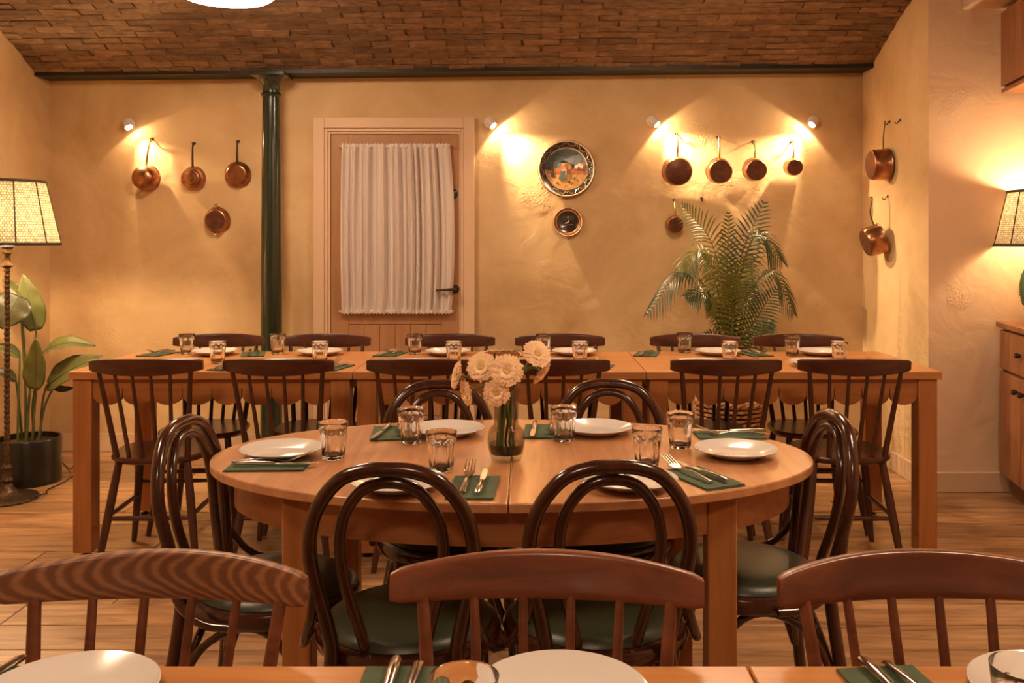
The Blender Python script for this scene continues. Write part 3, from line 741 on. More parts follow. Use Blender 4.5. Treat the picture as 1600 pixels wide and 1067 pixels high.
nl = ['near side of the long table, first from the left', 'near side of the long table, second from the left', 'near side of the long table, third from the left',
      'near side of the long table, behind the flowers', 'near side of the long table, second from the right', 'near side of the long table, first from the right']
for i, p in enumerate(near):
    x = (p-VX)/SN; NX.append(x); y = F/SN+.20; a = math.radians(nrot[i])
    f_ = spg if i == 4 else sp
    f_((x-.2*math.sin(a), y, 0), -a, ('spindle-back chair with green seat, ' if i == 4 else 'dark spindle-back chair on the ')+nl[i].replace('near side', 'near side' if i != 4 else 'near side'), 'spindle-back chairs at the long table', 'chair')
for i, p in enumerate(far):
    x = (p-VX)/SFAR; FX.append(x); y = F/SFAR-.20
    sp((x, y, 0), PI+math.radians(frot[i]), 'dark spindle-back chair on the far side of the long table, %s from the left' % ORD[i], 'spindle-back chairs at the long table')
FY = F/1109.0-.20
zc = Proto(lambda: make_spindle('zebra_chair', 'mid_chair', 'mid_chair')); mc = Proto(lambda: make_spindle('mid_chair', 'mid_chair', 'mid_chair'))
zc((( 229-VX)/1109, FY-.0, 0), PI+math.radians(-1.5), 'brown spindle-back chair with bold wavy grain, foreground left', 'spindle-back chairs at the foreground table', 'chair')
mc((( 841-VX)/1109, FY, 0), PI+math.radians(-3), 'reddish brown spindle-back chair in the foreground centre', 'spindle-back chairs at the foreground table', 'chair')
mc(((1468-VX)/1109, FY, 0), PI+math.radians(2), 'reddish brown spindle-back chair in the foreground, cut by the right edge', 'spindle-back chairs at the foreground table')

# ------------------------------------------------------------------ bentwood chairs (face +Y)
def make_bent():
    t = thing('bentwood_chair', label='x', cat='chair')
    MB().lathe([(.165, .425), (.198, .425), (.207, .435), (.208, .452), (.203, .462), (.19, .466), (.165, .462)], 48, sy=1.0).build('seat_ring', 'bentwood', t)
    MB().lathe([(.184, .460), (.188, .468), (.182, .480), (.165, .489), (.12, .496), (.06, .499), (.001, .500)], 48, cap0=True).build('cushion', 'vinyl_green', t)
    half_ = [(.185, -.235, 0), (.168, -.205, .20), (.132, -.180, .44), (.138, -.187, .52), (.160, -.203, .62), (.1675, -.218, .70), (.150, -.228, .775), (.105, -.238, .835), (.052, -.242, .858), (0, -.243, .8615)]
    P = spl([(-x, y, z) for x, y, z in half_]+[(x, y, z) for x, y, z in half_[-2::-1]], 5); n = len(P)
    MB().tube(P, [.0152 if abs(i/n-.5) < .32 else .0160 for i in range(n)], 12).build('back_bow', 'bentwood', t)
    hi = [(.055, -.165, .445), (.074, -.180, .52), (.098, -.203, .62), (.106, -.214, .70), (.094, -.222, .765), (.062, -.230, .812), (.03, -.234, .830), (0, -.235, .834)]
    P = spl([(-x, y, z) for x, y, z in hi]+[(x, y, z) for x, y, z in hi[-2::-1]], 5)
    MB().tube(P, .0122, 12).build('inner_bow', 'bentwood', t)
    L_ = {}
    for sx in (-1, 1):
        MB().tube(spl([(sx*.150, .115, .44), (sx*.158, .135, .25), (sx*.172, .165, 0)], 5), [.016, .012], 12).build('leg', 'bentwood', t)
        # hip brackets and knee braces
        MB().tube(spl([(sx*.160, -.206, .615), (sx*.172, -.190, .54), (sx*.196, -.150, .478), (sx*.2155, -.085, .447), (sx*.219, -.02, .442)], 5), .0105, 10).build('bracket', 'bentwood', t)
        MB().tube(spl([(sx*.168, -.195, .20), (sx*.150, -.135, .345), (sx*.145, -.05, .405), (sx*.145, .03, .405), (sx*.150, .09, .345), (sx*.158, .128, .20)], 5), .010, 10).build('brace', 'bentwood', t)
    for yy, zz, xx in ((.128, .20, .155), (-.200, .20, .163)):
        sgn = 1 if yy > 0 else -1
        MB().tube(spl([(-xx, yy, zz), (-.10, yy*.80, .35), (-.04, yy*.72, .408), (.04, yy*.72, .408), (.10, yy*.80, .35), (xx, yy, zz)], 5), .010, 10).build('brace', 'bentwood', t)
    return t
bw = Proto(make_bent)
G = 'bentwood chairs around the oval table'
def bent(bow, seat, label):   # bow, seat: plan points of bow top and seat centre
    b, s = Vector(bow), Vector(seat); d = (s-b).normalized(); o = b+d*.238
    return bw((o.x, o.y, 0), math.atan2(d.y, d.x)-PI/2, label, G, 'chair')
sn = 780.0
bent(((608-VX)/sn, F/sn), ((640-VX)/690, F/690), 'bentwood chair with green cushion at the oval table, front left')
bent(((957-VX)/770, F/770), ((930-VX)/690, F/690), 'bentwood chair with green cushion at the oval table, front right')
bent(((684-VX)/490, F/490), ((706-VX)/545, F/545), 'bentwood chair behind the oval table, left of the flowers')
bent(((952-VX)/487, F/487), ((940-VX)/545, F/545), 'bentwood chair behind the oval table, right of the flowers')
bent((-.868, 2.34), (-.62, 2.315), 'bentwood chair at the left end of the oval table, seen from the side')
bent((.795, 2.42), (.53, 2.405), 'bentwood chair at the right end of the oval table, seen from the side')

# ------------------------------------------------------------------ tableware
def make_plate():
    m = MB().lathe([(.050, 0), (.060, .001), (.064, .004), (.078, .008), (.107, .0205), (.108, .0228), (.1065, .0236), (.104, .0222), (.078, .0125), (.068, .0085), (.062, .0070), (.001, .0065)], 56, cap1=False)
    return tag(m.build('dinner_plate', 'china', ang=30), 'x', 'plate')
def make_glass():
    zo = [0, .003, .008, .014, .022, .034, .046, .058, .066, .071, .074, .080, .088, .0945, .0955]
    pr = []
    for z in zo: pr.append((.0285+.0098*(z/.0955)-(.002 if z == 0 else 0), z))
    k = len(pr); pr += [(.0362, .0945), (.0350, .080), (.0330, .06), (.0300, .035), (.0262, .013), (.022, .0095), (.001, .009)]
    def md(a, i):
        if i >= k: return 1
        z = zo[i]; w = max(0, min(1, (z-.005)/.012))*max(0, min(1, (.0735-z)/.008))
        c = abs(math.cos(a*4.5)); return 1-.10*w*c
    t = thing('glass_tumbler', label='x', cat='glass')
    m = MB().lathe(pr, 72, mod=md, cap1=False); m.build('tumbler_body', 'clear_glass', t, ang=60)
    return t
def make_glass_m():
    t = make_glass(); ch = t.children[0] if t.children else None
    return t
def make_napkin():
    m = MB()
    for k in range(4):
        o = k*.0012; e = .0016*k; rs = []
        for i in range(9):
            x = -.0525+.105*i/8; w = .0006*math.sin(i*1.3+k)
            rs.append([(x+e*.4, -.098+e, o+.0002+w*.2), (x+e*.4, .098-e*.6, o+.0002+w), (x+e*.4, .098-e*.6, o+.001+w), (x+e*.4, -.098+e, o+.001+w*.2)])
        m.rings(rs)
    return tag(m.build('napkin', 'napkin_green', ang=60), 'x', 'napkin')
def make_fork():
    t = thing('fork', label='x', cat='fork')
    P = spl([(0, -.098, .003), (0, -.085, .005), (0, -.04, .0095), (0, -.01, .0105), (0, .015, .0068), (0, .034, .0035)], 4); n = len(P)
    MB().tube(P, [.0075*(1-.62*min(1, i/n*1.25)) if i/n < .8 else .0032 for i in range(n)], 8, fx=.38, fy=1.0, up=(0, 0, 1)).build('handle', 'steel', t)
    h = MB(); z = lambda y: .0035+.024*(max(0, y-.034)/.066)**1.25
    rs = []
    for y_, w in ((.032, .0035), (.038, .009), (.046, .0125), (.056, .013)):
        rs.append([(-w, y_, z(y_)), (w, y_, z(y_)), (w, y_, z(y_)+.0018), (-w, y_, z(y_)+.0018)])
    h.rings(rs)
    for q in range(4):
        x = -.0110+q*.00733; h.tube([(x, .055, z(.055)+.0009), (x, .078, z(.078)+.0009), (x*.96, .100, z(.100)+.0009)], [.0021, .0018, .0010], 6, fx=.6)
    h.build('tines', 'steel', t)
    return t
def make_knife():
    t = thing('table_knife', label='x', cat='knife')
    P = [(0, -.108, .006), (0, -.100, .007), (0, -.06, .0075), (0, -.02, .0068), (0, -.005, .0062)]
    MB().tube(P, [.0050, .0075, .0078, .0060, .0048], 10, fx=.62, fy=1.0, up=(0, 0, 1)).build('handle', 'steel', t)
    poly = [(-.0045, -.006), (.0045, -.006), (.0078, .02), (.0085, .07), (.0075, .092), (.002, .104), (-.005, .100), (-.0068, .06), (-.006, .01)]
    MB().prism(poly, .0052, .0066, 'z').build('blade', 'steel', t, bevel=.0004)
    return t
plate, tumbler, napkin, fork, knife = Proto(make_plate), Proto(make_glass), Proto(make_napkin), Proto(make_fork), Proto(make_knife)
def cutlery(x, y, z, rot, where, gap=.036, dk=0, fk_first=True, dy=0, fr=0, kr=0, grp='long table'):
    napkin((x, y, z+.0002), rot, 'folded green paper napkin '+where, 'napkins on the '+grp)
    M_ = Matrix.Rotation(rot, 3, 'Z'); s = -1 if fk_first else 1
    a = M_ @ Vector((s*gap/2, dy, 0)); b = M_ @ Vector((-s*gap/2, dy+dk, 0))
    fork((x+a.x, y+a.y, z+.0062), rot+fr, 'steel fork on napkin '+where, 'forks on the '+grp)
    knife((x+b.x, y+b.y, z+.0062), rot+kr, 'steel table knife on napkin '+where, 'knives on the '+grp)
fg = [(292, 555), (434, 555), (648, 555), (849.5, 555), (1069.5, 553), (1238, 558)]
ng = [(340, 569), (500, 569), (709, 569), (906, 569), (1140.5, 569), (1311.5, 569)]
for i in range(6):
    w = 'at far side of long table, %s from left' % ORD[i]
    g_ = on_z(fg[i][0], fg[i][1]-2, BT)
    plate((max(FX[i], g_.x+.145), Y1-.135, BT), 0, 'white plate '+w, 'plates on the long table')
    q = on_z(fg[i][0], fg[i][1]-2, BT); tumbler((q.x, q.y, BT), .2*i, 'clear fluted tumbler '+w, 'glasses on the long table')
    cutlery(min(FX[i]-.25, g_.x-.11), Y1-.125, BT, PI+.25*(1 if i % 2 else -1), w)
    w = 'at near side of long table, %s from left' % ORD[i]
    g_ = on_z(ng[i][0], ng[i][1]-2, BT)
    plate((min(NX[i]+.05, g_.x-.145) if i else g_.x-.145, Y0+.165, BT), 0, 'white plate '+w, 'plates on the long table')
    q = on_z(ng[i][0], ng[i][1]-2, BT); tumbler((q.x, q.y, BT), .3*i, 'clear fluted tumbler '+w, 'glasses on the long table')
    nq = [358, 520, 735, 935, 1190, 1368][i]
    cutlery((nq-VX)/368, Y0+.115, BT, -.25, w)
# oval table
oz = RT; pl = [(441, 699, 'at the left end of the oval table'), (1150, 699, 'at the right end of the oval table'), (698, 667, 'behind the flowers on the oval table, left'), (931, 665, 'behind the flowers on the oval table, right'),
               (622, 748, 'before the front left chair of the oval table'), (985, 745, 'before the front right chair of the oval table')]
for px, py, w in pl:
    q = on_z(px, py, oz+.022); plate((q.x, q.y, oz), 0, 'white dinner plate '+w, 'plates on the oval table')
for px, py, w in ((506.5, 716, 'beside the left end plate of the oval table'), (655, 689, 'left of the vase, beside the back left plate'), (689.5, 735, 'left of the vase, behind the front left plate'),
                  (884.5, 688, 'right of the vase, beside the back right plate'), (1011, 728, 'behind the front right plate of the oval table'), (1063, 700, 'beside the right end plate of the oval table')):
    q = on_z(px, py, oz)
    for ax_, ay_, _ in pl:
        c_ = on_z(ax_, ay_, oz+.022); d_ = Vector((q.x-c_.x, q.y-c_.y, 0))
        if d_.length < .143: d_ = d_.normalized()*.143; q = Vector((c_.x+d_.x, c_.y+d_.y, oz))
    tumbler((q.x, q.y, oz), .4+px*.01, 'clear fluted tumbler '+w, 'glasses on the oval table')
def cut_at(px, py, rot, w, **k):
    q = on_z(px, py, oz); cutlery(q.x, q.y, oz, rot, w, grp='oval table', **k)
cut_at(419, 729, -PI/2+.03, 'at the left end of the oval table', gap=.030, dk=.02, fk_first=True, dy=.005)
cut_at(611, 678, PI+.1, 'at the back left of the oval table', gap=.05, dk=.01, fk_first=True, kr=-.22, fr=.05)
cut_at(848, 675, PI-.05, 'at the back right of the oval table', gap=.05, dk=.01, fk_first=True)
cut_at(739, 763, -.04, 'at the front left of the oval table, by the seam', gap=.035, dy=.035, dk=-.005)
cut_at(1096, 748, .42, 'at the front right of the oval table', gap=.035, dy=.035, dk=-.005)
cut_at(1140, 681, PI/2, 'behind the right end plate of the oval table', gap=.03, dk=.0)
# foreground table
for px, py, w in ((166, 1016, 'left'), (873, 1015, 'centre'), (1590, 1015, 'right')):
    q = on_z(px, py, FT+.0225); plate((q.x, q.y-.108, FT), 0, 'white dinner plate on the foreground table, %s, cut by the frame' % w, 'plates on the foreground table')
q = on_z(725, 1056, FT+.0955); tumbler((q.x, q.y, FT), .1, 'clear tumbler on the foreground table beside the centre plate', 'glasses on the foreground table')
q = on_z(1604, 1040, FT+.0955); tumbler((q.x, q.y, FT), .3, 'clear tumbler on the foreground table by the right edge', 'glasses on the foreground table')
for px, w, rr in ((632, 'on the foreground table, centre', 0), (1392, 'on the foreground table, right', .1), (10, 'on the foreground table, left', -.15)):
    x = (px-VX)*(YFE-.04)/F; cutlery(x, YFE-.105, FT, PI+rr, w, gap=.03, dk=0, dy=.004, grp='foreground table')

# ------------------------------------------------------------------ vase of gerberas
vb = on_z(791, 719, oz)
va = thing('flower_vase', (vb.x, vb.y, oz), 0, 'small smoky glass vase with a narrow neck on the oval table seam', 'vase')
prof = [(.0335, 0), (.037, .002), (.0405, .012), (.0465, .032), (.0485, .05), (.0475, .066), (.0445, .078), (.038, .086), (.0335, .0895), (.0315, .096), (.0312, .12), (.0315, .15), (.033, .172), (.0345, .183)]
MB().lathe(prof+[(.0325, .183), (.0305, .170), (.029, .15), (.029, .12), (.0295, .096), (.0315, .091), (.036, .086), (.0425, .077), (.0452, .066), (.046, .05), (.044, .034), (.039, .018), (.001, .016)], 48, cap1=False).build('vase_body', 'smoke_glass', va, ang=60)
MB().lathe([(.001, .0165), (.038, .0185), (.0425, .030), (.0445, .044), (.001, .0445)], 40, cap0=False, cap1=False).build('dark_base', 'smoke_base', va)
def gerbera(px, py, dpt, face, r, label, drop=0):
    sV = F/vb.y; q = W(px, py, F/(vb.y+dpt)); d = Vector(face).normalized()
    r *= 1.04
    t = thing('gerbera', (vb.x, vb.y, oz+.03), 0, label, 'flower', 'pale gerberas in the vase'); q = q-Vector(t.location)
    up = Vector((0, 0, 1)); x = (up.cross(d) if abs(d.z) < .95 else Vector((1, 0, 0))).normalized(); yv = d.cross(x)
    m = MB()
    for lay, (np_, rr, lift) in enumerate(((26, 1.0, .06), (26, .93, .16), (22, .78, .27), (18, .55, .38))):
        for i in range(np_):
            a = 2*PI*(i+.5*lay)/np_+random.uniform(-.06, .06); R1 = r*rr*random.uniform(.92, 1.05)
            c_ = x*math.cos(a)+yv*math.sin(a); s_ = -x*math.sin(a)+yv*math.cos(a); w = r*.14; dr = random.uniform(-.08, .06)
            pts = [(.12, .25, 0), (.5, .8, lift*.6), (.85, .85, lift+dr), (1.0, .35, lift*.9+dr)]
            v = []
            for (k, ww, lz) in pts:
                c0 = q+c_*R1*k+d*(lz*r*.55); v += [c0-s_*w*ww, c0+d*.0012+c_*0, c0+s_*w*ww]
            m.add(v, [(j*3+e, j*3+e+1, j*3+e+4, j*3+e+3) for j in range(3) for e in (0, 1)])
    m.build('petals', 'petal', t, ang=80)
    e = MB(); rs = []
    for k, z in ((.26, .02), (.25, .10), (.18, .16), (.08, .14)): rs.append([q+(x*math.cos(2*PI*i/16)+yv*math.sin(2*PI*i/16))*r*k+d*(r*z+.001) for i in range(16)])
    e.rings(rs).build('flower_eye', 'flower_eye', t)
    a = random.uniform(0, 6.28)
    foot = Vector((.024*math.cos(a), .024*math.sin(a), .012)); nk = Vector((max(-.017, min(.017, q.x*.25)), max(-.017, min(.017, q.y*.3)), .145))
    P = spl([foot, foot.lerp(nk, .5), nk, nk.lerp(q-d*.03, .6)+Vector((0, 0, .012)), q-d*.022, q-d*.001], 5)
    MB().tube(P, .0034, 8).build('stem', 'flower_stem', t)
    return t
for a in ((714, 586, -.01, (-.93, -.3, .25), .036, 'pale gerbera at the far left of the vase, seen edge-on'), (729, 613, -.03, (-.85, -.45, -.15), .034, 'pale gerbera drooping at lower left of the bunch'),
          (752, 573, -.02, (-.25, -.9, .35), .038, 'pale gerbera facing out at upper left of the bunch'), (792, 579, -.055, (0, -.95, .3), .041, 'largest pale gerbera, facing out at the centre of the bunch'),
          (776, 613, -.055, (-.1, -.98, .1), .034, 'pale gerbera facing out low, just above the vase mouth'), (795, 553, .035, (.1, .3, .95), .033, 'pale gerbera at the top of the bunch, facing up'),
          (839, 553, -.02, (.35, -.7, .55), .038, 'pale gerbera at upper right of the bunch'), (846, 582, .0, (.7, -.3, -.5), .034, 'pale gerbera drooping at lower right of the bunch'),
          (772, 552, .03, (-.2, .2, .9), .030, 'pale gerbera behind the upper left blooms')):
    gerbera(*a)

# ------------------------------------------------------------------ lamps with woven shades
def make_shade(t, z0, z1, r0, r1, watt=SHADE_W, dz=.075):
    rs = []; n = 64; m = MB()
    for j in range(9):
        k = j/8; rs.append([((r0+(r1-r0)*k)*math.cos(2*PI*i/n), (r0+(r1-r0)*k)*math.sin(2*PI*i/n), z0+(z1-z0)*k) for i in range(n+1)])
    v = [p for r in rs for p in r]; N = n+1
    m.add(v, [(j*N+i, j*N+i+1, (j+1)*N+i+1, (j+1)*N+i) for j in range(8) for i in range(n)])
    sh = m.build('lamp_shade', 'shade_weave', t, ang=180)
    uv = sh.data.uv_layers.new(name='UVMap')
    for lp in sh.data.loops:
        uv.data[lp.index].uv = ((lp.vertex_index % N)/n, (lp.vertex_index//N)/8)
    for z, r in ((z0, r0), (z1, r1)):
        MB().tube([(r*math.cos(2*PI*i/48), r*math.sin(2*PI*i/48), z) for i in range(48)], .005, 8, closed=True, fx=1.5).build('binding', 'shade_binding', sh)
    for i in range(10):
        a = 2*PI*i/10+.35
        MB().tube([((r0+.001)*math.cos(a), (r0+.001)*math.sin(a), z0), ((r1+.001)*math.cos(a), (r1+.001)*math.sin(a), z1)], .0035, 6).build('rib', 'shade_binding', sh)
    zm = z0+(z1-z0)*.45
    MB().lathe([(.012, zm-.06), (.014, zm-.03), (.028, zm), (.030, zm+.02), (.018, zm+.045), (.001, zm+.05)], 20).build('bulb', 'bulb', t)
    sp_ = MB()
    for a in (0, 2.094, 4.189): sp_.tube([(0, 0, zm-.05), (r1*math.cos(a), r1*math.sin(a), z1)], .002, 6)
    sp_.build('shade_carrier', 'brass', t)
    ld = bpy.data.lights.new('lamp_light', 'POINT'); ld.energy = watt; ld.color = WARM; ld.shadow_soft_size = .035
    lo = bpy.data.objects.new('lamp_light', ld); C.objects.link(lo); lo.parent = t; lo.location = (0, 0, zm+dz)
    return zm
SL = 306.0; lx, ly = (11-VX)/SL, F/SL
fl = thing('floor_lamp', (lx, ly, 0), 0, 'bronze floor lamp with lit woven shade and twisted pole, far left', 'lamp')
zA, zB = H-(381-VY)/SL, H-(284-VY)/SL
make_shade(fl, zA, zB, .248, .178, SHADE_W*1.9, -.075)
MB().lathe([(.145, 0), (.15, .006), (.145, .016), (.10, .026), (.06, .034), (.032, .06), (.022, .085), (.030, .10), (.022, .115), (.018, .15), (.026, .165), (.018, .18)], 40).build('base', 'bronze', fl)
tw = MB(); rs = []
for j in range(160):
    z = .175+(zA-.12-.175)*j/159; rr = .0135*(1+.14*math.sin(j*1.5))
    rs.append([(rr*math.cos(2*PI*i/14), rr*math.sin(2*PI*i/14), z) for i in range(14)])
tw.rings(rs).build('pole', 'bronze', fl)
MB().lathe([(.014, zA-.125), (.032, zA-.11), (.018, zA-.095), (.014, zA-.06), (.024, zA-.045), (.022, zA-.03), (.036, zA-.012), (.014, zA), (.012, zA+.09)], 24).build('socket', 'bronze', fl)
MB().tube(spl([(.13, -.05, .014), (.165, .02, .02), (.15, .10, .006), (.12, .17, .006), (.13, .30, .006), (.155, .38, .03), (.14, .42, .065), (.10, .48, .05), (.02, .6, .01), (-.2, .9, .006)], 6), .0035, 6).build('cord', 'black_metal', fl)
# right lamp stands on the cabinet
tl = thing('table_lamp', (0, 0, 0), 0, 'table lamp with lit woven shade on the cabinet at right', 'lamp')
tlp = Vector(((1637-VX)/306.0, F/306.0, .90))
tl.location = tlp; zA2, zB2 = H-(383-VY)/306-.90, H-(299-VY)/306-.90
make_shade(tl, zA2, zB2, .248, .185, SHADE_W*.75)
MB().lathe([(.075, 0), (.078, .01), (.06, .02), (.03, .03), (.05, .07), (.07, .13), (.06, .20), (.03, .25), (.014, .27), (.012, zA2+.09)], 32).build('base', 'bronze', tl)

# ------------------------------------------------------------------ cabinets at right
cm = Matrix.Translation(cab0) @ Matrix(((cdir.x, cnor.x, 0, 0), (cdir.y, cnor.y, 0, 0), (0, 0, 1, 0), (0, 0, 0, 1)))
def cab_thing(name, label, z): 
    t = thing(name, (0, 0, 0), 0, label, 'cabinet'); t.matrix_world = Matrix.Translation((0, 0, z)) @ cm; return t
bc = cab_thing('base_cabinet', 'oak base cabinet with drawers and doors under the lamp at right', 0); LB = 1.35
MB().box(0, LB, .02, .475, .10, .872).box(0, LB, .06, .475, 0, .10).build('carcass', 'cabinet_dark', bc)
MB().box(-.006, LB+.01, -.015, .475, .872, .90).build('worktop', 'cabinet_wood', bc, bevel=.003)
for i in range(2):
    x0 = .010+i*.668; x1 = x0+.656; xm = (x0+x1)/2
    d = MB().box(x0, x1, .0, .02, .66, .858).build('drawer', 'cabinet_wood', bc, bevel=.003)
    MB().tube([(xm, 0, .76), (xm, -.018, .76), (xm, -.028, .76)], [.007, .015, .013], 16).build('knob', 'iron', d)
    for a_, b_, k_ in ((x0, xm-.002, xm-.045), (xm+.002, x1, xm+.045)):
        d = MB().box(a_, b_, .0, .02, .115, .645).build('door', 'cabinet_wood', bc, bevel=.003)
        MB().tube([(k_, 0, .575), (k_, -.018, .575), (k_, -.028, .575)], [.007, .015, .013], 16).build('knob', 'iron', d)
zu = H+(VY-140)/300.0
uc = cab_thing('wall_cabinet', 'dark wood wall cabinet at the top right corner', zu)
MB().box(.03, LB, .02, .475, 0, .40).build('carcass', 'cabinet_dark', uc)
MB().box(.02, LB, .005, .475, -.022, 0).build('light_rail', 'cabinet_wood', uc, bevel=.002)
for i in range(3):
    x0 = .038+i*.437; MB().box(x0, x0+.432, -.002, .02,   .012, .395).build('door', 'cabinet_wood', uc, bevel=.003)
# small spiky cactus on the worktop
cc = thing('potted_cactus', (0, 0, 0), 0, 'small spiky green cactus on the cabinet at the right edge', 'plant')
cp_ = Vector(((1613-VX)/311.0, F/311.0, .90)); cc.location = cp_
MB().lathe([(.028, 0), (.033, .004), (.042, .085), (.045, .09), (.041, .092), (.038, .08)], 24).build('pot', 'white_paint', cc)
MB().lathe([(.020, .07), (.045, .10), (.056, .15), (.058, .20), (.05, .25), (.032, .285), (.001, .295)], 48, mod=lambda a, i: 1-.16*abs(math.sin(a*6))).build('cactus_body', 'cactus', cc)
m = MB()
for i in range(12):
    a = 2*PI*(i)/12
    for j in range(13):
        z = .10+.175*j/12; rr = .054*math.sin(PI*(.25+.62*j/12)); c0 = Vector((rr*math.cos(a), rr*math.sin(a), z)); m.tube([c0, c0+Vector((math.cos(a)*.014, math.sin(a)*.014, .006))], [.0028, .0004], 5)
m.build('spines', 'cactus', cc)

# ------------------------------------------------------------------ plants
def blade(name, mat, parent, p0, p1, width, nrm, bend=.0, fold=.25, wav=.0, tip=.0, nseg=16, nw=4):
    p0, p1, nrm = Vector(p0), Vector(p1), Vector(nrm).normalized(); d = (p1-p0); L = d.length; d.normalize()
    nrm = (nrm-d*nrm.dot(d)).normalized(); sd = d.cross(nrm); m = MB()
    for i in range(nseg+1):
        u = i/nseg; w = width*.5*(math.sin(PI*min(1, u*.94+.05)**.72))**.85*(1 if u < 1 else .04)
        if i == nseg: w = width*.015
        c = p0+d*(L*u)+nrm*(bend*L*math.sin(PI*u))+Vector((0, 0, -tip*L*u*u))
        for k in range(-nw, nw+1):
            q = k/nw; m.v.append(tuple(c+sd*(w*q)+nrm*(abs(q)*w*fold+wav*w*math.sin(u*17+2*q)*abs(q))))
    n = 2*nw+1; m.f = [(i*n+k, i*n+k+1, (i+1)*n+k+1, (i+1)*n+k) for i in range(nseg) for k in range(n-1)]
    o = m.build(name, mat, parent, ang=80)
    so = o.modifiers.new('thickness', 'SOLIDIFY'); so.thickness = .0012
    P = [p0+d*(L*i/10*.96)+nrm*(bend*L*math.sin(PI*i/10*.96)+.0015)+Vector((0, 0, -tip*L*(i/10*.96)**2)) for i in range(11)]
    MB().tube(P, [.0042, .0012], 6).build('midrib', 'leaf_stem', o)
    return o
SPt = 285.0; pp = Vector(((45-VX)/SPt, F/SPt, 0))
bp_ = thing('potted_strelitzia', pp, 0, 'broad-leaved green plant in a black pot beside the floor lamp', 'plant')
MB().lathe([(.155, 0), (.163, .006), (.166, .24), (.163, .246), (.152, .244), (.150, .215)], 48, cap1=False).build('pot', 'pot_black', bp_)
MB().lathe([(.001, .222), (.08, .226), (.151, .216)], 32, cap0=False, cap1=False).build('soil', 'soil', bp_)
def SPX(px, py, dy=0): return W(px, py, F/(pp.y+dy))-pp
def sleaf(b, t, wpx, mat, nrm, dyb=0, dyt=0, bend=.06, tip=0, root=0, stemmid=None, fold=.22):
    B, T = SPX(*b, dyb), SPX(*t, dyt); rt = Vector((root, random.uniform(-.04, .04), .21))
    lf_ = blade('leaf', mat, bp_, B, T, wpx/SPt, nrm, bend, fold, .05, tip)
    mid = rt.lerp(B, .55)+Vector(((B.x-rt.x)*-.18, 0, .03))
    MB().tube(spl([rt, mid, B-(T-B)*.02, B+(T-B)*.06], 6), [.0075, .004], 8).build('leaf_stalk', 'leaf_stem', lf_)
fr = (0, -1, .15)
sleaf((56, 516), (36, 428), 40, 'strel_leaf', (.55, -.8, .2), .05, .02, .02, 0, .0)
sleaf((30, 460), (4, 436), 22, 'strel_leaf', (-.3, -.7, .6), .10, .10, .04, 0, -.03)
sleaf((30, 462), (2, 514), 66, 'strel_dark', (.15, -.9, .35), -.02, -.08, .05, 0, -.02)
sleaf((66, 552), (150, 535), 34, 'strel_leaf', (.1, -.55, .85), .0, -.05, .12, .06, .03)
sleaf((54, 608), (57, 528), 40, 'strel_leaf', (-.12, -1, .15), -.06, -.10, -.03, 0, .01)
sleaf((74, 603), (160, 556), 46, 'strel_leaf', (-.12, -.80, .60), -.02, -.10, .06, .0, .05)
sleaf((84, 606), (116, 604), 18, 'strel_dark', (.0, -.6, -.6), .03, .06, .02, .05, .06)
sleaf((30, 556), (-16, 540), 22, 'strel_leaf', (-.1, -.6, .8), .0, -.05, .12, .04, -.04)
sleaf((24, 594), (-14, 578), 22, 'strel_dark', (-.1, -.6, .8), -.04, -.10, .12, .05, -.05)

# palm in a wicker basket
SB = 268.0; pb = Vector(((1139-VX)/SB, F/SB, 0))
palm = thing('potted_palm', pb, 0, 'feathery green palm in a wicker basket by the back wall', 'plant')
bk = MB(); nr = 15
for j in range(nr):
    z = .018+.36*j/(nr-1); r0 = .150+.045*j/(nr-1)
    bk.tube([((r0+.0055*(1 if (i+j) % 2 else -1))*math.cos(2*PI*i/44), (r0+.0055*(1 if (i+j) % 2 else -1))*math.sin(2*PI*i/44), z) for i in range(44)], .0125, 6, closed=True, fx=.75)
bk.build('basket', 'wicker', palm)
MB().lathe([(.14, .004), (.142, .01), (.183, .37), (.18, .37), (.138, .016)], 32, cap1=False).build('liner', 'soil', palm)
rm = MB()
for p in range(3): rm.tube([((.197+.008*math.cos(i*.55+p*2.09))*math.cos(2*PI*i/80), (.197+.008*math.cos(i*.55+p*2.09))*math.sin(2*PI*i/80), .392+.010*math.sin(i*.55+p*2.09)) for i in range(80)], .009, 6, closed=True)
rm.build('basket_rim', 'wicker', palm)
MB().lathe([(.001, .345), (.10, .35), (.182, .335)], 24, cap0=False, cap1=False).build('soil', 'soil', palm)
def PX(px, py, dy=0): return W(px, py, F/(pb.y+dy))-pb
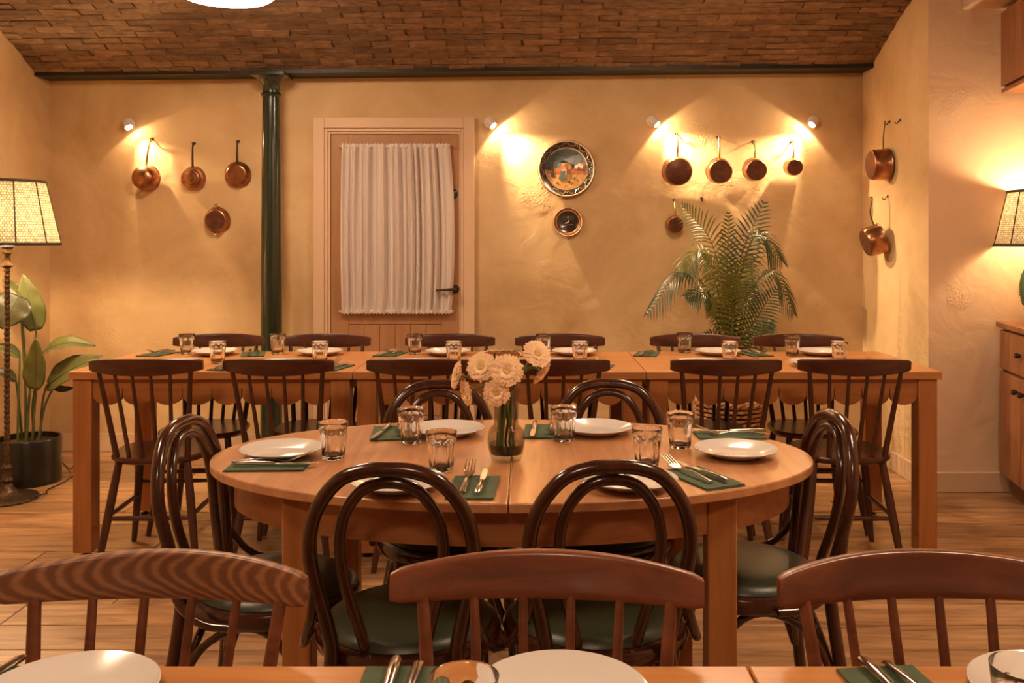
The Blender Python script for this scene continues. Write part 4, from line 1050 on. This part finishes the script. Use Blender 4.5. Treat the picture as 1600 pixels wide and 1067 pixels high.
def frond(pts, leaf, mat, droop=.25, n=24, up=(0, -.35, 1), start=.22):
    P = spl(pts, 8); m = MB(); N = len(P)
    m.tube(P, [.0065, .0016], 6)
    tot = N-1
    for i in range(n):
        u = start+(1-start)*i/(n-1); k = u*tot; a = min(int(k), tot-1); c = P[a].lerp(P[a+1], k-a); T = (P[min(a+1, tot)]-P[max(a-1, 0)]).normalized()
        U = Vector(up); U = (U-T*U.dot(T)).normalized(); S = T.cross(U)
        ln = leaf*(math.sin(PI*min(1, .16+.80*(u-start)/(1-start)))**.75)*random.uniform(.9, 1.08)
        for sg_ in (-1, 1):
            dr = (S*sg_*1.0+T*(.45+.45*u)+U*.22).normalized()
            w = .0056*random.uniform(.85, 1.15)
            v = []; wd_ = (T-dr*T.dot(dr)).normalized()
            for q, ww in ((0, .45), (.3, 1), (.65, .85), (1, .05)):
                cc_ = c+dr*ln*q+Vector((0, 0, -droop*ln*q*q))
                v += [cc_-wd_*w*ww, cc_+U*.0022*ww, cc_+wd_*w*ww]
            m.add(v, [(j*3+e, j*3+e+1, j*3+e+4, j*3+e+3) for j in range(3) for e in (0, 1)])
    o = m.build('frond', mat, palm, ang=80)
    return o
c0 = PX(1141, 640)
def fr_(p1, p2, p3, leaf, mat='palm_green', dy=(0, 0, 0), **k):
    b = Vector((random.uniform(-.05, .05), random.uniform(-.05, .05), .36)); frond([b, PX(*p1, dy[0]), PX(*p2, dy[1]), PX(*p3, dy[2])], leaf, mat, **k)
fr_((1136, 490), (1112, 380), (1066, 322), .20, 'palm_green', (.02, .02, -.02), up=(.5, -.9, .3), droop=.30, n=26, start=.30)
fr_((1143, 480), (1160, 395), (1193, 318), .17, 'palm_dark', (-.02, -.04, -.06), up=(-.5, -.9, .3), droop=.16, start=.36, n=22)
fr_((1139, 500), (1137, 410), (1138, 334), .10, 'palm_green', (.06, .08, .06), up=(0, -1, .2), droop=.15, start=.35)
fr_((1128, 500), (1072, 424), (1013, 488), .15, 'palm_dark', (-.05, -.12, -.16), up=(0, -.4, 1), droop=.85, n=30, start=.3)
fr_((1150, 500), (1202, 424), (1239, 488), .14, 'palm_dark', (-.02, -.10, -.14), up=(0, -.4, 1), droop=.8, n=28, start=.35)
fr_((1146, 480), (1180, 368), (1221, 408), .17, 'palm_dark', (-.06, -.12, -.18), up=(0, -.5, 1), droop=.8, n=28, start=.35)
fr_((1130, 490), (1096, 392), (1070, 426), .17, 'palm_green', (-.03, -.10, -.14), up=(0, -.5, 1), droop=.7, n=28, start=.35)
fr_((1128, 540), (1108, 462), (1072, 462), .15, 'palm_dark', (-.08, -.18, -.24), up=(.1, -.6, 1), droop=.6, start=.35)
fr_((1140, 530), (1128, 440), (1098, 400), .17, 'palm_green', (-.08, -.12, -.18), up=(.3, -.9, .4), droop=.4, start=.35)
fr_((1146, 530), (1152, 450), (1172, 400), .15, 'palm_green', (-.08, -.14, -.2), up=(-.2, -.9, .4), droop=.4, start=.35)
fr_((1152, 550), (1180, 500), (1212, 452), .15, 'palm_dark', (-.1, -.16, -.2), up=(-.4, -.9, .4), droop=.3, start=.3)
fr_((1136, 555), (1124, 490), (1104, 470), .13, 'palm_green', (-.1, -.16, -.2), up=(.4, -.9, .4), droop=.4, start=.3)
fr_((1142, 560), (1144, 480), (1140, 430), .14, 'palm_green', (-.12, -.16, -.2), up=(0, -1, .3), droop=.35, start=.3)
fr_((1156, 575), (1185, 520), (1208, 505), .13, 'palm_green', (-.08, -.14, -.18), up=(-.3, -.8, .6), droop=.5, start=.3)
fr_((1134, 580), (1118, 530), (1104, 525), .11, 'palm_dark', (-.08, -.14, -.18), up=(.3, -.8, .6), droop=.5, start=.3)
fr_((1150, 560), (1165, 480), (1172, 440), .14, 'palm_green', (.08, .12, .12), up=(-.2, -.9, .4), droop=.3, start=.3)
